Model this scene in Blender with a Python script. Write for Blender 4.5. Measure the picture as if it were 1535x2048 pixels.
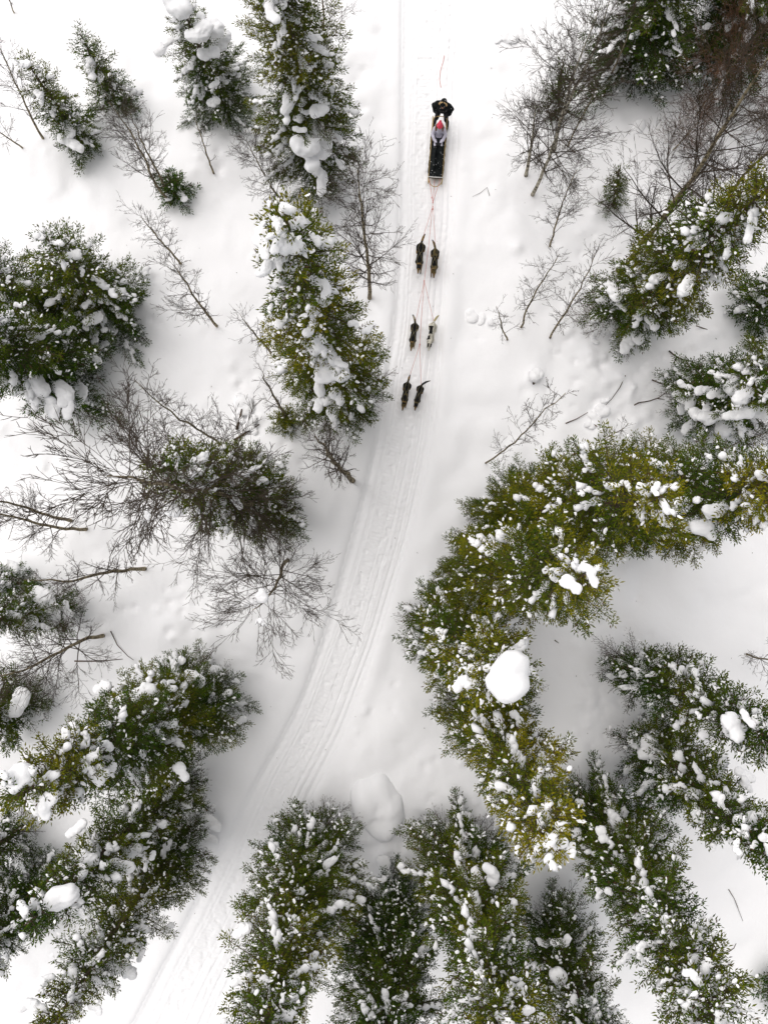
import bpy, math, random
import numpy as np
from mathutils import Vector, Matrix, Quaternion

# ------------------------------------------------------------------ camera, sky, sun, exposure
scene = bpy.context.scene
for o in list(bpy.data.objects):
    bpy.data.objects.remove(o)
COL = scene.collection

H = 25.0                       # drone height above the snow (m)
FPX = 1419.0                   # focal length in photo pixels
NAD = (785.0, 1080.0)          # photo pixel straight below the drone
d_c = Vector((NAD[0] - 767.5, -(NAD[1] - 1024.0), -FPX)).normalized()
QROT = d_c.rotation_difference(Vector((0, 0, -1)))
cam = bpy.data.cameras.new('camera')
cam.sensor_fit = 'VERTICAL'; cam.sensor_height = 36.0; cam.lens = FPX / 2048.0 * 36.0
cam.clip_start = 0.1; cam.clip_end = 3000
camo = bpy.data.objects.new('camera', cam); COL.objects.link(camo)
camo.location = (0, 0, H); camo.rotation_mode = 'QUATERNION'; camo.rotation_quaternion = QROT
scene.camera = camo
RM = np.array(QROT.to_matrix())

SUN_DIR = Vector((0.80, -0.60, 0)).normalized()      # the way shadows fall on the ground
SUN_EL = math.radians(67)
world = bpy.data.worlds.new('World'); scene.world = world; world.use_nodes = True
wn = world.node_tree.nodes; wl = world.node_tree.links
bg = wn['Background']
sky = wn.new('ShaderNodeTexSky'); sky.sky_type = 'NISHITA'; sky.sun_disc = False
sky.sun_elevation = SUN_EL
sky.sun_rotation = math.atan2(-SUN_DIR.x, -SUN_DIR.y)
sky.air_density = 1.0; sky.dust_density = 1.0; sky.ozone_density = 1.0
hs = wn.new('ShaderNodeHueSaturation'); hs.inputs['Saturation'].default_value = 0.16
wl.new(sky.outputs[0], hs.inputs['Color']); wl.new(hs.outputs[0], bg.inputs[0])
bg.inputs[1].default_value = 0.06
sl = bpy.data.lights.new('sun', 'SUN'); sl.energy = 1.5; sl.angle = math.radians(75); sl.color = (1.0, 0.95, 0.915)
so = bpy.data.objects.new('sun', sl); COL.objects.link(so)
sd = Vector((SUN_DIR.x * math.cos(SUN_EL), SUN_DIR.y * math.cos(SUN_EL), -math.sin(SUN_EL)))
so.rotation_mode = 'QUATERNION'; so.rotation_quaternion = sd.to_track_quat('-Z', 'Y')
scene.view_settings.view_transform = 'Standard'; scene.view_settings.look = 'None'
scene.view_settings.exposure = 0.87; scene.view_settings.gamma = 1.0
scene.view_settings.use_curve_mapping = False

# ------------------------------------------------------------------ pixel <-> world
def ray(px, py):
    return RM @ np.array([(px - 767.5) / FPX, -(py - 1024.0) / FPX, -1.0])
def P(px, py, z=0.0):
    d = ray(px, py); k = (H - z) / -d[2]
    return np.array([d[0] * k, d[1] * k, z])
def proj(p):
    p = np.atleast_2d(np.asarray(p, float)) - np.array([0, 0, H])
    c = p @ RM
    return np.stack([767.5 + FPX * c[:, 0] / -c[:, 2], 1024 - FPX * c[:, 1] / -c[:, 2]], 1), -c[:, 2]

# ------------------------------------------------------------------ noise and ground height
def _hash(ix, iy, seed):
    n = (ix.astype(np.int64) * 374761393 + iy.astype(np.int64) * 668265263 + seed * 974634777) & 0x7fffffff
    n = ((n ^ (n >> 13)) * 1274126177) & 0x7fffffff
    return ((n ^ (n >> 16)) & 0xffff) / 65535.0
def vnoise(x, y, seed=0):
    x = np.asarray(x, float); y = np.asarray(y, float)
    ix = np.floor(x); iy = np.floor(y); fx = x - ix; fy = y - iy
    fx = fx * fx * fx * (fx * (fx * 6 - 15) + 10); fy = fy * fy * fy * (fy * (fy * 6 - 15) + 10)
    a = _hash(ix, iy, seed); b = _hash(ix + 1, iy, seed); c = _hash(ix, iy + 1, seed); d = _hash(ix + 1, iy + 1, seed)
    return (a * (1 - fx) + b * fx) * (1 - fy) + (c * (1 - fx) + d * fx) * fy * 1.0 - 0.5
def fbm(x, y, seed=0, oct=3):
    s = 0; a = 1.0
    for k in range(oct):
        s = s + a * vnoise(x * 2 ** k + 17.3 * k, y * 2 ** k - 9.1 * k, seed + k); a *= 0.5
    return s

# trail centre line from the photo (left edge, right edge) at each height
TRAIL_PX = [(-160, 806, 930), (0, 804, 922), (200, 802, 916), (400, 798, 908), (520, 795, 896), (650, 786, 884), (800, 764, 872),
            (950, 736, 846), (1100, 696, 806), (1250, 655, 762), (1400, 604, 712), (1500, 556, 664), (1600, 500, 614),
            (1750, 425, 560), (1900, 350, 492), (2048, 274, 420), (2200, 190, 340), (2400, 80, 240)]
tl = np.array([P(a, y)[:2] for y, a, b in TRAIL_PX]); tr = np.array([P(b, y)[:2] for y, a, b in TRAIL_PX])
tc = (tl + tr) / 2; tw = np.linalg.norm(tr - tl, axis=1) / 2
def resample(pts, w, step):
    # smooth Catmull-Rom through the points, then even steps
    out = []; ow = []
    n = len(pts)
    for i in range(n - 1):
        p0 = pts[max(i - 1, 0)]; p1 = pts[i]; p2 = pts[i + 1]; p3 = pts[min(i + 2, n - 1)]
        for t in np.linspace(0, 1, 40, endpoint=False):
            out.append(0.5 * ((2 * p1) + (-p0 + p2) * t + (2 * p0 - 5 * p1 + 4 * p2 - p3) * t * t + (-p0 + 3 * p1 - 3 * p2 + p3) * t ** 3))
            ow.append(w[i] * (1 - t) + w[i + 1] * t)
    out = np.array(out); ow = np.array(ow)
    s = np.concatenate([[0], np.cumsum(np.linalg.norm(np.diff(out, axis=0), axis=1))])
    ss = np.arange(0, s[-1], step)
    return np.stack([np.interp(ss, s, out[:, 0]), np.interp(ss, s, out[:, 1])], 1), np.interp(ss, s, ow), ss
TC, TW, TS = resample(tc, tw, 0.25)
def trail_uv(x, y):
    """signed distance across the trail in half widths and distance along it"""
    x = np.asarray(x, float).ravel(); y = np.asarray(y, float).ravel()
    best = np.full(x.shape, 1e9); u = np.zeros(x.shape); v = np.zeros(x.shape)
    for c in range(0, len(x), 4000):
        X = x[c:c + 4000, None] - TC[None, :, 0]; Y = y[c:c + 4000, None] - TC[None, :, 1]
        D = X * X + Y * Y; k = D.argmin(1)
        k = np.clip(k, 1, len(TC) - 2)
        t = TC[k + 1] - TC[k - 1]; t = t / np.linalg.norm(t, axis=1)[:, None]
        r = np.arange(len(k)); dx = X[r, k]; dy = Y[r, k]
        u[c:c + 4000] = (dx * -t[:, 1] + dy * t[:, 0]) / TW[k]      # + is towards image right (the trail runs down the picture)
        v[c:c + 4000] = TS[k] + dx * t[:, 0] + dy * t[:, 1]
    return u, v
def sstep(a, b, x):
    t = np.clip((x - a) / (b - a), 0, 1); return t * t * (3 - 2 * t)

# soft snow mounds and hollows: photo pixel, radius (m), height (m)
MOUNDS = [(430, 720, 1.5, .30), (480, 690, 1.0, .12), (250, 945, 1.5, .26), (150, 1010, 1.2, .2), (860, 850, 1.1, .12), (830, 1100, 1.0, .16),
          (700, 1020, .7, .10), (650, 1030, .9, .12), (760, 1500, 1.6, .22), (690, 1480, .9, .14), (900, 1600, .8, .12), (1010, 1640, .8, .12), (1130, 300, 1.5, .25),
          (1200, 740, 1.0, .16), (1080, 560, 1.2, .15), (1180, 440, 1.0, .14), (1230, 1430, .9, .10), (570, 480, 1.0, .14),
          (400, 290, 1.1, .12), (60, 420, 2.0, .2), (700, 110, .8, .14), (745, 180, .6, .10), (380, 1240, 1.1, .12), (330, 1260, .6, .12),
          (960, 240, 1.0, .10), (1000, 480, 1.2, .08), (300, 90, 1.2, .1), (740, 1590, 1.1, .28), (760, 1640, .75, .22), (1150, 1000, .8, .1)]
rs = np.random.RandomState(5)
DIMPLES = []
for (cx, cy, sx, sy, n) in [(1200, 740, 70, 60, 60), (1260, 900, 60, 30, 20), (900, 1640, 70, 40, 30), (1100, 1640, 40, 60, 25), (1230, 480, 80, 60, 30), (800, 1700, 50, 30, 20), (470, 780, 40, 60, 16), (1350, 700, 70, 40, 22), (1190, 1400, 30, 90, 40), (1180, 1240, 50, 40, 14), (860, 1270, 30, 60, 10),
                            (420, 280, 30, 30, 10), (560, 860, 40, 50, 14), (100, 880, 40, 40, 14), (380, 1230, 60, 40, 30), (1240, 820, 60, 50, 22), (1000, 1660, 70, 60, 22),
                            (880, 1500, 80, 60, 8), (290, 600, 20, 50, 8), (640, 1440, 60, 40, 6), (1470, 640, 40, 70, 16), (730, 170, 25, 60, 8)]:
    for k in range(n):
        DIMPLES.append((cx + rs.randn() * sx, cy + rs.randn() * sy, rs.uniform(.07, .20), rs.choice([-1, 1], p=[.6, .4]) * rs.uniform(.05, .15)))
for k in range(120):
    DIMPLES.append((rs.uniform(0, 1535), rs.uniform(0, 2048), rs.uniform(.05, .16), rs.choice([-1, 1]) * rs.uniform(.02, .07)))
_M = np.array([list(P(a, b)[:2]) + [c, d] for a, b, c, d in MOUNDS])
_D = np.array([list(P(a, b)[:2]) + [c, d] for a, b, c, d in DIMPLES])
def ground_raw(x, y):
    sh = np.shape(x); x = np.asarray(x, float).ravel(); y = np.asarray(y, float).ravel()
    z = 0.34 * fbm(x / 6.5, y / 6.5, 3, 2) + 0.22 * fbm(x / 1.5, y / 1.5, 9, 2) + 0.11 * fbm(x / .55, y / .55, 12, 2) * np.clip(vnoise(x / 4, y / 4, 14) + .4, 0, 1)
    for mx, my, r, h in _M:
        z = z + h * np.exp(-((x - mx) ** 2 + (y - my) ** 2) / (r * r))
    u, v = trail_uv(x, y)
    w = 1 - sstep(1.0, 2.1, np.abs(u))
    z = z * (1 - w) + w * (0.04 * fbm(x / 5, y / 5, 21, 1))      # packed flat
    z = z - 0.085 * (1 - sstep(0.90, 1.12, np.abs(u))) + 0.045 * np.exp(-((np.abs(u) - 1.3) / .25) ** 2)
    return z.reshape(sh), u.reshape(sh), v.reshape(sh)
def gz(x, y):
    return float(ground_raw(np.array([x]), np.array([y]))[0][0])
def GP(px, py):
    """the point of the snow that a photo pixel looks at"""
    z = 0.0
    for _ in range(3):
        p = P(px, py, z); z = gz(p[0], p[1])
    return P(px, py, z)

# ------------------------------------------------------------------ materials
def new_mat(name):
    m = bpy.data.materials.new(name); m.use_nodes = True
    return m, m.node_tree.nodes, m.node_tree.links, m.node_tree.nodes['Principled BSDF']
def plain(name, col, rough=.7, bump=0, bscale=60, spec=.3, var=0.0, vscale=8):
    m, n, l, b = new_mat(name)
    b.inputs['Base Color'].default_value = (*col, 1); b.inputs['Roughness'].default_value = rough
    b.inputs['Specular IOR Level'].default_value = spec
    tcn = n.new('ShaderNodeTexCoord')
    if var:
        nz = n.new('ShaderNodeTexNoise'); nz.inputs['Scale'].default_value = vscale; nz.inputs['Detail'].default_value = 4
        l.new(tcn.outputs['Object'], nz.inputs['Vector'])
        mx = n.new('ShaderNodeMix'); mx.data_type = 'RGBA'
        l.new(nz.outputs['Fac'], mx.inputs['Factor'])
        mx.inputs['A'].default_value = (*[c * (1 - var) for c in col], 1); mx.inputs['B'].default_value = (*[min(1, c * (1 + var)) for c in col], 1)
        l.new(mx.outputs['Result'], b.inputs['Base Color'])
    if bump:
        nz = n.new('ShaderNodeTexNoise'); nz.inputs['Scale'].default_value = bscale; nz.inputs['Detail'].default_value = 3
        l.new(tcn.outputs['Object'], nz.inputs['Vector'])
        bp = n.new('ShaderNodeBump'); bp.inputs['Strength'].default_value = bump; bp.inputs['Distance'].default_value = 0.02
        l.new(nz.outputs['Fac'], bp.inputs['Height']); l.new(bp.outputs['Normal'], b.inputs['Normal'])
    return m
def snow_mat(name, coarse):
    m, n, l, b = new_mat(name)
    b.inputs['Base Color'].default_value = (.93, .93, .938, 1); b.inputs['Roughness'].default_value = .65
    b.inputs['Specular IOR Level'].default_value = .25
    g = n.new('ShaderNodeNewGeometry')
    a = n.new('ShaderNodeTexNoise'); a.inputs['Scale'].default_value = 2.6; a.inputs['Detail'].default_value = 5; a.inputs['Roughness'].default_value = .55
    c = n.new('ShaderNodeTexNoise'); c.inputs['Scale'].default_value = 38; c.inputs['Detail'].default_value = 2
    for t in (a, c): l.new(g.outputs['Position'], t.inputs['Vector'])
    b1 = n.new('ShaderNodeBump'); b1.inputs['Strength'].default_value = .55; b1.inputs['Distance'].default_value = coarse
    b2 = n.new('ShaderNodeBump'); b2.inputs['Strength'].default_value = .6; b2.inputs['Distance'].default_value = .012
    l.new(a.outputs['Fac'], b1.inputs['Height']); l.new(c.outputs['Fac'], b2.inputs['Height'])
    l.new(b1.outputs['Normal'], b2.inputs['Normal']); l.new(b2.outputs['Normal'], b.inputs['Normal'])
    return m
M_SNOW = snow_mat('snow_ground', .035)
M_CLUMP = snow_mat('snow_clump', .03)
M_TRAIL = snow_mat('snow_trail', .006)
def attr_mat(name, rough=.65, spec=.25, bump=0, bscale=80, trans=0):
    m, n, l, b = new_mat(name)
    a = n.new('ShaderNodeAttribute'); a.attribute_name = 'col'
    l.new(a.outputs['Color'], b.inputs['Base Color'])
    b.inputs['Roughness'].default_value = rough; b.inputs['Specular IOR Level'].default_value = spec
    if bump:
        g = n.new('ShaderNodeTexCoord')
        nz = n.new('ShaderNodeTexNoise'); nz.inputs['Scale'].default_value = bscale; nz.inputs['Detail'].default_value = 3
        l.new(g.outputs['Object'], nz.inputs['Vector'])
        bp = n.new('ShaderNodeBump'); bp.inputs['Strength'].default_value = bump; bp.inputs['Distance'].default_value = .02
        l.new(nz.outputs['Fac'], bp.inputs['Height']); l.new(bp.outputs['Normal'], b.inputs['Normal'])
    return m
M_NEEDLE = attr_mat('spruce_needles', .8, .06)
_n = M_NEEDLE.node_tree.nodes; _l = M_NEEDLE.node_tree.links; _b = _n['Principled BSDF']
_c = [x for x in _n if x.type == 'ATTRIBUTE'][0]
def _attr(nm, ty):
    x = _n.new('ShaderNodeAttribute'); x.attribute_name = nm; x.attribute_type = ty; return x.outputs['Fac']
_mu = _n.new('ShaderNodeMath'); _mu.operation = 'MULTIPLY'; _mu.use_clamp = True
_l.new(_attr('ytip', 'GEOMETRY'), _mu.inputs[0]); _l.new(_attr('yellow', 'OBJECT'), _mu.inputs[1])
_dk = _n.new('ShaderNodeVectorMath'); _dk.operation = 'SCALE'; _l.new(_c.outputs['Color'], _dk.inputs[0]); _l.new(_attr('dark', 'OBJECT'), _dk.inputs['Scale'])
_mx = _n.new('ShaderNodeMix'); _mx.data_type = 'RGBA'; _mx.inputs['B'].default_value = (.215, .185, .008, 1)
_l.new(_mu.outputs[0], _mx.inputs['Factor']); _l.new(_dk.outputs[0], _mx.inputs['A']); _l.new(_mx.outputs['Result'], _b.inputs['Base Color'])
M_FUR = attr_mat('fur', .85, .12, .6, 120)
M_CLOTH = attr_mat('clothing', .8, .15, .4, 60)
def bark_mat(name, base, dark, stretch=1.0):
    m, n, l, b = new_mat(name)
    g = n.new('ShaderNodeNewGeometry')
    nz = n.new('ShaderNodeTexNoise'); nz.inputs['Scale'].default_value = 9; nz.inputs['Detail'].default_value = 5; nz.inputs['Roughness'].default_value = .7
    l.new(g.outputs['Position'], nz.inputs['Vector'])
    r = n.new('ShaderNodeValToRGB'); r.color_ramp.elements[0].position = .42; r.color_ramp.elements[1].position = .56
    r.color_ramp.elements[0].color = (*dark, 1); r.color_ramp.elements[1].color = (*base, 1)
    l.new(nz.outputs['Fac'], r.inputs['Fac']); l.new(r.outputs['Color'], b.inputs['Base Color'])
    bp = n.new('ShaderNodeBump'); bp.inputs['Strength'].default_value = .7; bp.inputs['Distance'].default_value = .02
    l.new(nz.outputs['Fac'], bp.inputs['Height']); l.new(bp.outputs['Normal'], b.inputs['Normal'])
    b.inputs['Roughness'].default_value = .85; b.inputs['Specular IOR Level'].default_value = .2
    return m
M_BARK = bark_mat('spruce_bark', (.13, .095, .065), (.05, .035, .025))
M_BIRCH = bark_mat('birch_bark', (.36, .30, .19), (.07, .055, .035))
M_BIRCHW = bark_mat('white_birch_bark', (.52, .48, .38), (.07, .06, .045))
M_TWIG = plain('birch_twigs', (.062, .048, .036), .85, spec=.1, var=.4, vscale=3)
M_TWIGR = plain('russet_twigs', (.11, .055, .028), .8, var=.4, vscale=3)
M_WOOD = plain('ash_wood', (.40, .28, .10), .45, bump=.2, bscale=40, var=.2)
M_BLACK = plain('black_plastic', (.012, .012, .014), .5)
M_ROPE = plain('red_rope', (.60, .20, .17), .8, bump=.4, bscale=200)
M_HAT = plain('pink_wool', (.80, .085, .14), .95, bump=.9, bscale=70, var=.25, vscale=40)
M_HAIR = plain('brown_hair', (.19, .10, .045), .6, bump=.8, bscale=70, var=.4, vscale=30)
M_TRIM = plain('tan_fur_trim', (.50, .34, .17), .95, bump=.9, bscale=60, var=.3, vscale=40)
M_GLOVE = plain('black_glove', (.014, .014, .016), .7, bump=.4)
M_STRAP = plain('pale_harness_strap', (.26, .22, .12), .8)
M_STRAPD = plain('black_harness_strap', (.012, .012, .014), .7)
M_WHITEBAR = plain('white_plastic', (.62, .62, .60), .4)
# black tarpaulin dusted with fresh flakes
m, n, l, b = new_mat('dusted_tarpaulin')
tcn = n.new('ShaderNodeTexCoord')
vo = n.new('ShaderNodeTexVoronoi'); vo.inputs['Scale'].default_value = 11; vo.inputs['Randomness'].default_value = 1
l.new(tcn.outputs['Object'], vo.inputs['Vector'])
nz = n.new('ShaderNodeTexNoise'); nz.inputs['Scale'].default_value = 4.5; nz.inputs['Detail'].default_value = 3; l.new(tcn.outputs['Object'], nz.inputs['Vector'])
ad = n.new('ShaderNodeMath'); ad.operation = 'MULTIPLY_ADD'; ad.inputs[1].default_value = -.25; l.new(nz.outputs['Fac'], ad.inputs[0]); l.new(vo.outputs['Distance'], ad.inputs[2])
rp = n.new('ShaderNodeValToRGB'); rp.color_ramp.elements[0].position = .0; rp.color_ramp.elements[1].position = .03
rp.color_ramp.elements[0].color = (.75, .75, .77, 1); rp.color_ramp.elements[1].color = (.0065, .009, .0095, 1)
l.new(ad.outputs[0], rp.inputs['Fac']); l.new(rp.outputs['Color'], b.inputs['Base Color'])
b.inputs['Roughness'].default_value = .75; b.inputs['Specular IOR Level'].default_value = .15
M_TARP = m

# ------------------------------------------------------------------ mesh helpers
def mesh_np(name, V, F, mats, matidx=None, col=None, smooth=False):
    V = np.ascontiguousarray(V, np.float32).reshape(-1, 3); F = np.ascontiguousarray(F, np.int32)
    k = F.shape[1]
    me = bpy.data.meshes.new(name)
    me.vertices.add(len(V)); me.vertices.foreach_set('co', V.ravel())
    me.loops.add(F.size); me.loops.foreach_set('vertex_index', F.ravel())
    me.polygons.add(len(F))
    me.polygons.foreach_set('loop_start', np.arange(0, F.size, k, dtype=np.int32))
    me.polygons.foreach_set('loop_total', np.full(len(F), k, np.int32))
    if matidx is not None: me.polygons.foreach_set('material_index', np.asarray(matidx, np.int32))
    me.polygons.foreach_set('use_smooth', np.full(len(F), bool(smooth)))
    for mm in mats: me.materials.append(mm)
    if col is not None:
        a = me.attributes.new('col', 'FLOAT_COLOR', 'POINT')
        c = np.ones((len(V), 4), np.float32); c[:, :3] = col
        a.data.foreach_set('color', c.ravel())
    me.update(calc_edges=True)
    return me
def obj(name, me, parent=None, loc=None):
    o = bpy.data.objects.new(name, me); COL.objects.link(o)
    if parent is not None: o.parent = parent
    if loc is not None: o.location = loc
    return o
def empty(name, loc=(0, 0, 0), rz=0):
    o = bpy.data.objects.new(name, None); COL.objects.link(o); o.location = loc; o.rotation_euler = (0, 0, rz)
    o.empty_display_size = .2
    return o
def tag(o, label, cat, group=None):
    o['label'] = label; o['category'] = cat
    if group: o['group'] = group
    return o
def norm(v):
    return v / np.maximum(np.linalg.norm(v, axis=-1, keepdims=True), 1e-9)
def frames(D):
    ref = np.where(np.abs(D[:, 2:3]) > .9, np.array([[1., 0, 0]]), np.array([[0, 0, 1.]]))
    A = norm(np.cross(D, ref)); return A, np.cross(A, D)
def prisms(p0, p1, r0, r1, k=3):
    """open tapered prisms, one per segment"""
    p0 = np.asarray(p0, float); p1 = np.asarray(p1, float); n = len(p0)
    A, B = frames(norm(p1 - p0))
    ang = np.arange(k) * 2 * math.pi / k
    c = np.cos(ang)[None, :, None]; s = np.sin(ang)[None, :, None]
    off = A[:, None] * c + B[:, None] * s
    V = np.concatenate([p0[:, None] + off * np.asarray(r0)[:, None, None], p1[:, None] + off * np.asarray(r1)[:, None, None]], 1)
    i = np.arange(k); j = (i + 1) % k
    f = np.stack([i, j, j + k, i + k], 1)
    F = (f[None] + (np.arange(n) * 2 * k)[:, None, None]).reshape(-1, 4)
    return V.reshape(-1, 3), F
def tube(pts, rad, k=8, closed_ends=True):
    pts = np.asarray(pts, float); n = len(pts); rad = np.broadcast_to(np.asarray(rad, float), (n,))
    T = norm(np.gradient(pts, axis=0))
    A, B = frames(T[:1]); a = A[0]; V = []
    ang = np.arange(k) * 2 * math.pi / k
    for i in range(n):
        a = a - T[i] * a.dot(T[i]); a /= np.linalg.norm(a); b = np.cross(T[i], a)
        V.append(pts[i] + rad[i] * (np.cos(ang)[:, None] * a + np.sin(ang)[:, None] * b))
    V = np.concatenate(V); F = []
    for i in range(n - 1):
        for j in range(k):
            j2 = (j + 1) % k
            F.append((i * k + j, i * k + j2, (i + 1) * k + j2, (i + 1) * k + j))
    if closed_ends:
        V = np.concatenate([V, pts[:1], pts[-1:]]); c0 = n * k; c1 = c0 + 1
        for j in range(k):
            j2 = (j + 1) % k
            F.append((c0, j2, j, j)); F.append((c1, (n - 1) * k + j, (n - 1) * k + j2, (n - 1) * k + j2))
    return V, F
def polymesh(name, parts, mat, smooth=True):
    """join (V, F) lists, dropping repeated corner indices, into one mesh"""
    VV = []; FF = []; o = 0
    for V, F in parts:
        VV.append(np.asarray(V, float))
        for f in F:
            g = []
            for q in f:
                if q + o not in g: g.append(int(q + o))
            FF.append(g)
        o += len(V)
    me = bpy.data.meshes.new(name); me.from_pydata(np.concatenate(VV).tolist(), [], FF)
    me.materials.append(mat)
    if smooth: me.polygons.foreach_set('use_smooth', [True] * len(me.polygons))
    me.update(); return me
def box(c, s, R=None):
    v = np.array([(x, y, z) for x in (-1, 1) for y in (-1, 1) for z in (-1, 1)], float) * np.array(s) / 2
    if R is not None: v = v @ np.array(R).T
    return v + np.array(c), [(0, 1, 3, 2), (4, 6, 7, 5), (0, 4, 5, 1), (2, 3, 7, 6), (0, 2, 6, 4), (1, 5, 7, 3)]
# unit icosphere data
def ico_data(sub):
    import bmesh
    bm = bmesh.new(); bmesh.ops.create_icosphere(bm, subdivisions=sub, radius=1)
    bm.verts.ensure_lookup_table()
    V = np.array([v.co[:] for v in bm.verts]); F = np.array([[v.index for v in f.verts] for f in bm.faces]); bm.free()
    return V, F
ICO1 = ico_data(1); ICO2 = ico_data(2)
def blob(name, spheres, voxel, smooth_it=3, noise=0.0, seed=0):
    """spheres: (x, y, z, r) or (x, y, z, rx, ry, rz): voxel-merged into one continuous skin; returns (V, F)"""
    VV = []; FF = []; o = 0
    for s in spheres:
        c = np.array(s[:3]); r = np.array(s[3:6]) if len(s) >= 6 else np.array([s[3]] * 3)
        VV.append(ICO2[0] * r + c); FF.append(ICO2[1] + o); o += len(ICO2[0])
    me = mesh_np('tmp', np.concatenate(VV), np.concatenate(FF), [])
    ob = bpy.data.objects.new('tmp', me); COL.objects.link(ob)
    md = ob.modifiers.new('r', 'REMESH'); md.mode = 'VOXEL'; md.voxel_size = voxel
    if smooth_it:
        ms = ob.modifiers.new('s', 'SMOOTH'); ms.iterations = smooth_it; ms.factor = .5
    dg = bpy.context.evaluated_depsgraph_get(); ev = ob.evaluated_get(dg); em = ev.to_mesh()
    V = np.zeros(len(em.vertices) * 3, np.float32); em.vertices.foreach_get('co', V); V = V.reshape(-1, 3).astype(float)
    N = np.zeros(len(em.vertices) * 3, np.float32); em.vertices.foreach_get('normal', N); N = N.reshape(-1, 3)
    F = np.array([list(p.vertices) for p in em.polygons], dtype=np.int32)
    ev.to_mesh_clear(); bpy.data.objects.remove(ob); bpy.data.meshes.remove(me)
    return V, F
def chain(pts, rads, step=.45):
    """spheres along a polyline with changing radius"""
    out = []
    for i in range(len(pts) - 1):
        a = np.array(pts[i], float); b = np.array(pts[i + 1], float)
        L = np.linalg.norm(b - a); n = max(1, int(math.ceil(L / (step * min(rads[i], rads[i + 1])))))
        for t in np.linspace(0, 1, n, endpoint=False):
            out.append((*(a * (1 - t) + b * t), rads[i] * (1 - t) + rads[i + 1] * t))
    out.append((*pts[-1], rads[-1])); return out

# ------------------------------------------------------------------ ground and trail
def axis(lo, hi, step, far):
    c = list(np.arange(lo, hi + step, step)); a = step; x = c[-1]; up = []
    while x < far: a *= 1.35; x += a; up.append(x)
    a = step; x = c[0]; dn = []
    while x > -far: a *= 1.35; x -= a; dn.append(x)
    return np.array(dn[::-1] + c + up)
gx = axis(-16, 16, .105, 900); gy = axis(-19, 22, .105, 900)
X, Y = np.meshgrid(gx, gy)
Z, U, Vv = ground_raw(X, Y)
near = (np.abs(X) < 17) & (Y > -20) & (Y < 23)
for dx, dy, r, h in _D:
    Z += h * np.exp(-((X - dx) ** 2 + (Y - dy) ** 2) / (r * r)) * sstep(1.05, 1.2, np.abs(U))
Z = np.where(np.abs(U) < .98, Z - .05, Z)
idx = np.arange(X.size).reshape(X.shape)
F = np.stack([idx[:-1, :-1], idx[:-1, 1:], idx[1:, 1:], idx[1:, :-1]], -1).reshape(-1, 4)
g = obj('ground', mesh_np('ground', np.stack([X, Y, Z], -1), F, [M_SNOW], smooth=True)); g['kind'] = 'structure'

# trail: a finer strip with ski grooves, cleat ribs and crumbled snow
TCf, TWf, TSf = resample(tc, tw, 0.032)
tang = norm(np.gradient(TCf, axis=0)); nrm = np.stack([-tang[:, 1], tang[:, 0]], 1)
us = np.linspace(-1.13, 1.13, 80)
px = TCf[:, None, 0] + nrm[:, None, 0] * us[None] * TWf[:, None]; py = TCf[:, None, 1] + nrm[:, None, 1] * us[None] * TWf[:, None]
zz, _, _ = ground_raw(px, py)
Ug = np.broadcast_to(us[None], px.shape); Sg = np.broadcast_to(TSf[:, None], px.shape)
wob = .05 * np.sin(Sg * .6) + .03 * np.sin(Sg * 1.7 + 1)
det = np.zeros_like(zz)
for uc, w, amp in ((-.22, .22, .017), (.12, .17, .010)):                    # cleat belts
    band = np.exp(-(((Ug - uc - wob) / w) ** 2)) * (.55 + .9 * np.clip(fbm(px / .5, py / .5, 35, 2) + .25, 0, 1))
    fade = .45 + .9 * np.clip(fbm(Sg / 2.2, Ug * 2, 31, 2) + .3, 0, 1)
    det += band * fade * amp * (np.abs(np.sin((Sg + .05 * vnoise(px * 3, py * 3, 36)) * math.pi / .135)) - .6) - band * .02
for uc, w, amp in ((-.86, .10, .015), (-.62, .05, .012), (-.50, .03, .014), (.34, .03, .03), (.40, .025, .02), (.62, .035, .028), (.70, .03, .02), (.86, .05, .02), (.02, .02, .014)):
    det -= amp * np.exp(-(((Ug - uc - wob * .6 - .03 * np.sin(Sg * .35 + uc * 9)) / w) ** 2))
    det += amp * .5 * np.exp(-(((Ug - uc - w * 2 - wob * .6 - .03 * np.sin(Sg * .35 + uc * 9)) / w) ** 2))
rough = np.clip(fbm(Sg / 1.5, Ug * 1.3, 51, 2) + .35, 0, 1)
det += .045 * rough * fbm(px / .13, py / .13, 61, 2) * np.exp(-(((Ug - .5) / .38) ** 2)) + .012 * fbm(px / .10, py / .10, 66, 2)
det -= .022 * sstep(.16, .34, vnoise(px / .16, py / .20, 81)) * np.exp(-((Ug / .55) ** 4))
edge = sstep(.95, 1.10, np.abs(Ug))
zt = zz + (det * 1.2 + .012) * (1 - edge) - .05 * edge
idx = np.arange(px.size).reshape(px.shape)
F = np.stack([idx[:-1, :-1], idx[:-1, 1:], idx[1:, 1:], idx[1:, :-1]], -1).reshape(-1, 4)[:, ::-1]
t = obj('trail', mesh_np('trail', np.stack([px, py, zt], -1), F, [M_TRAIL], smooth=True)); t['kind'] = 'structure'
def trail_z(x, y):
    return gz(x, y) + .01

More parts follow.
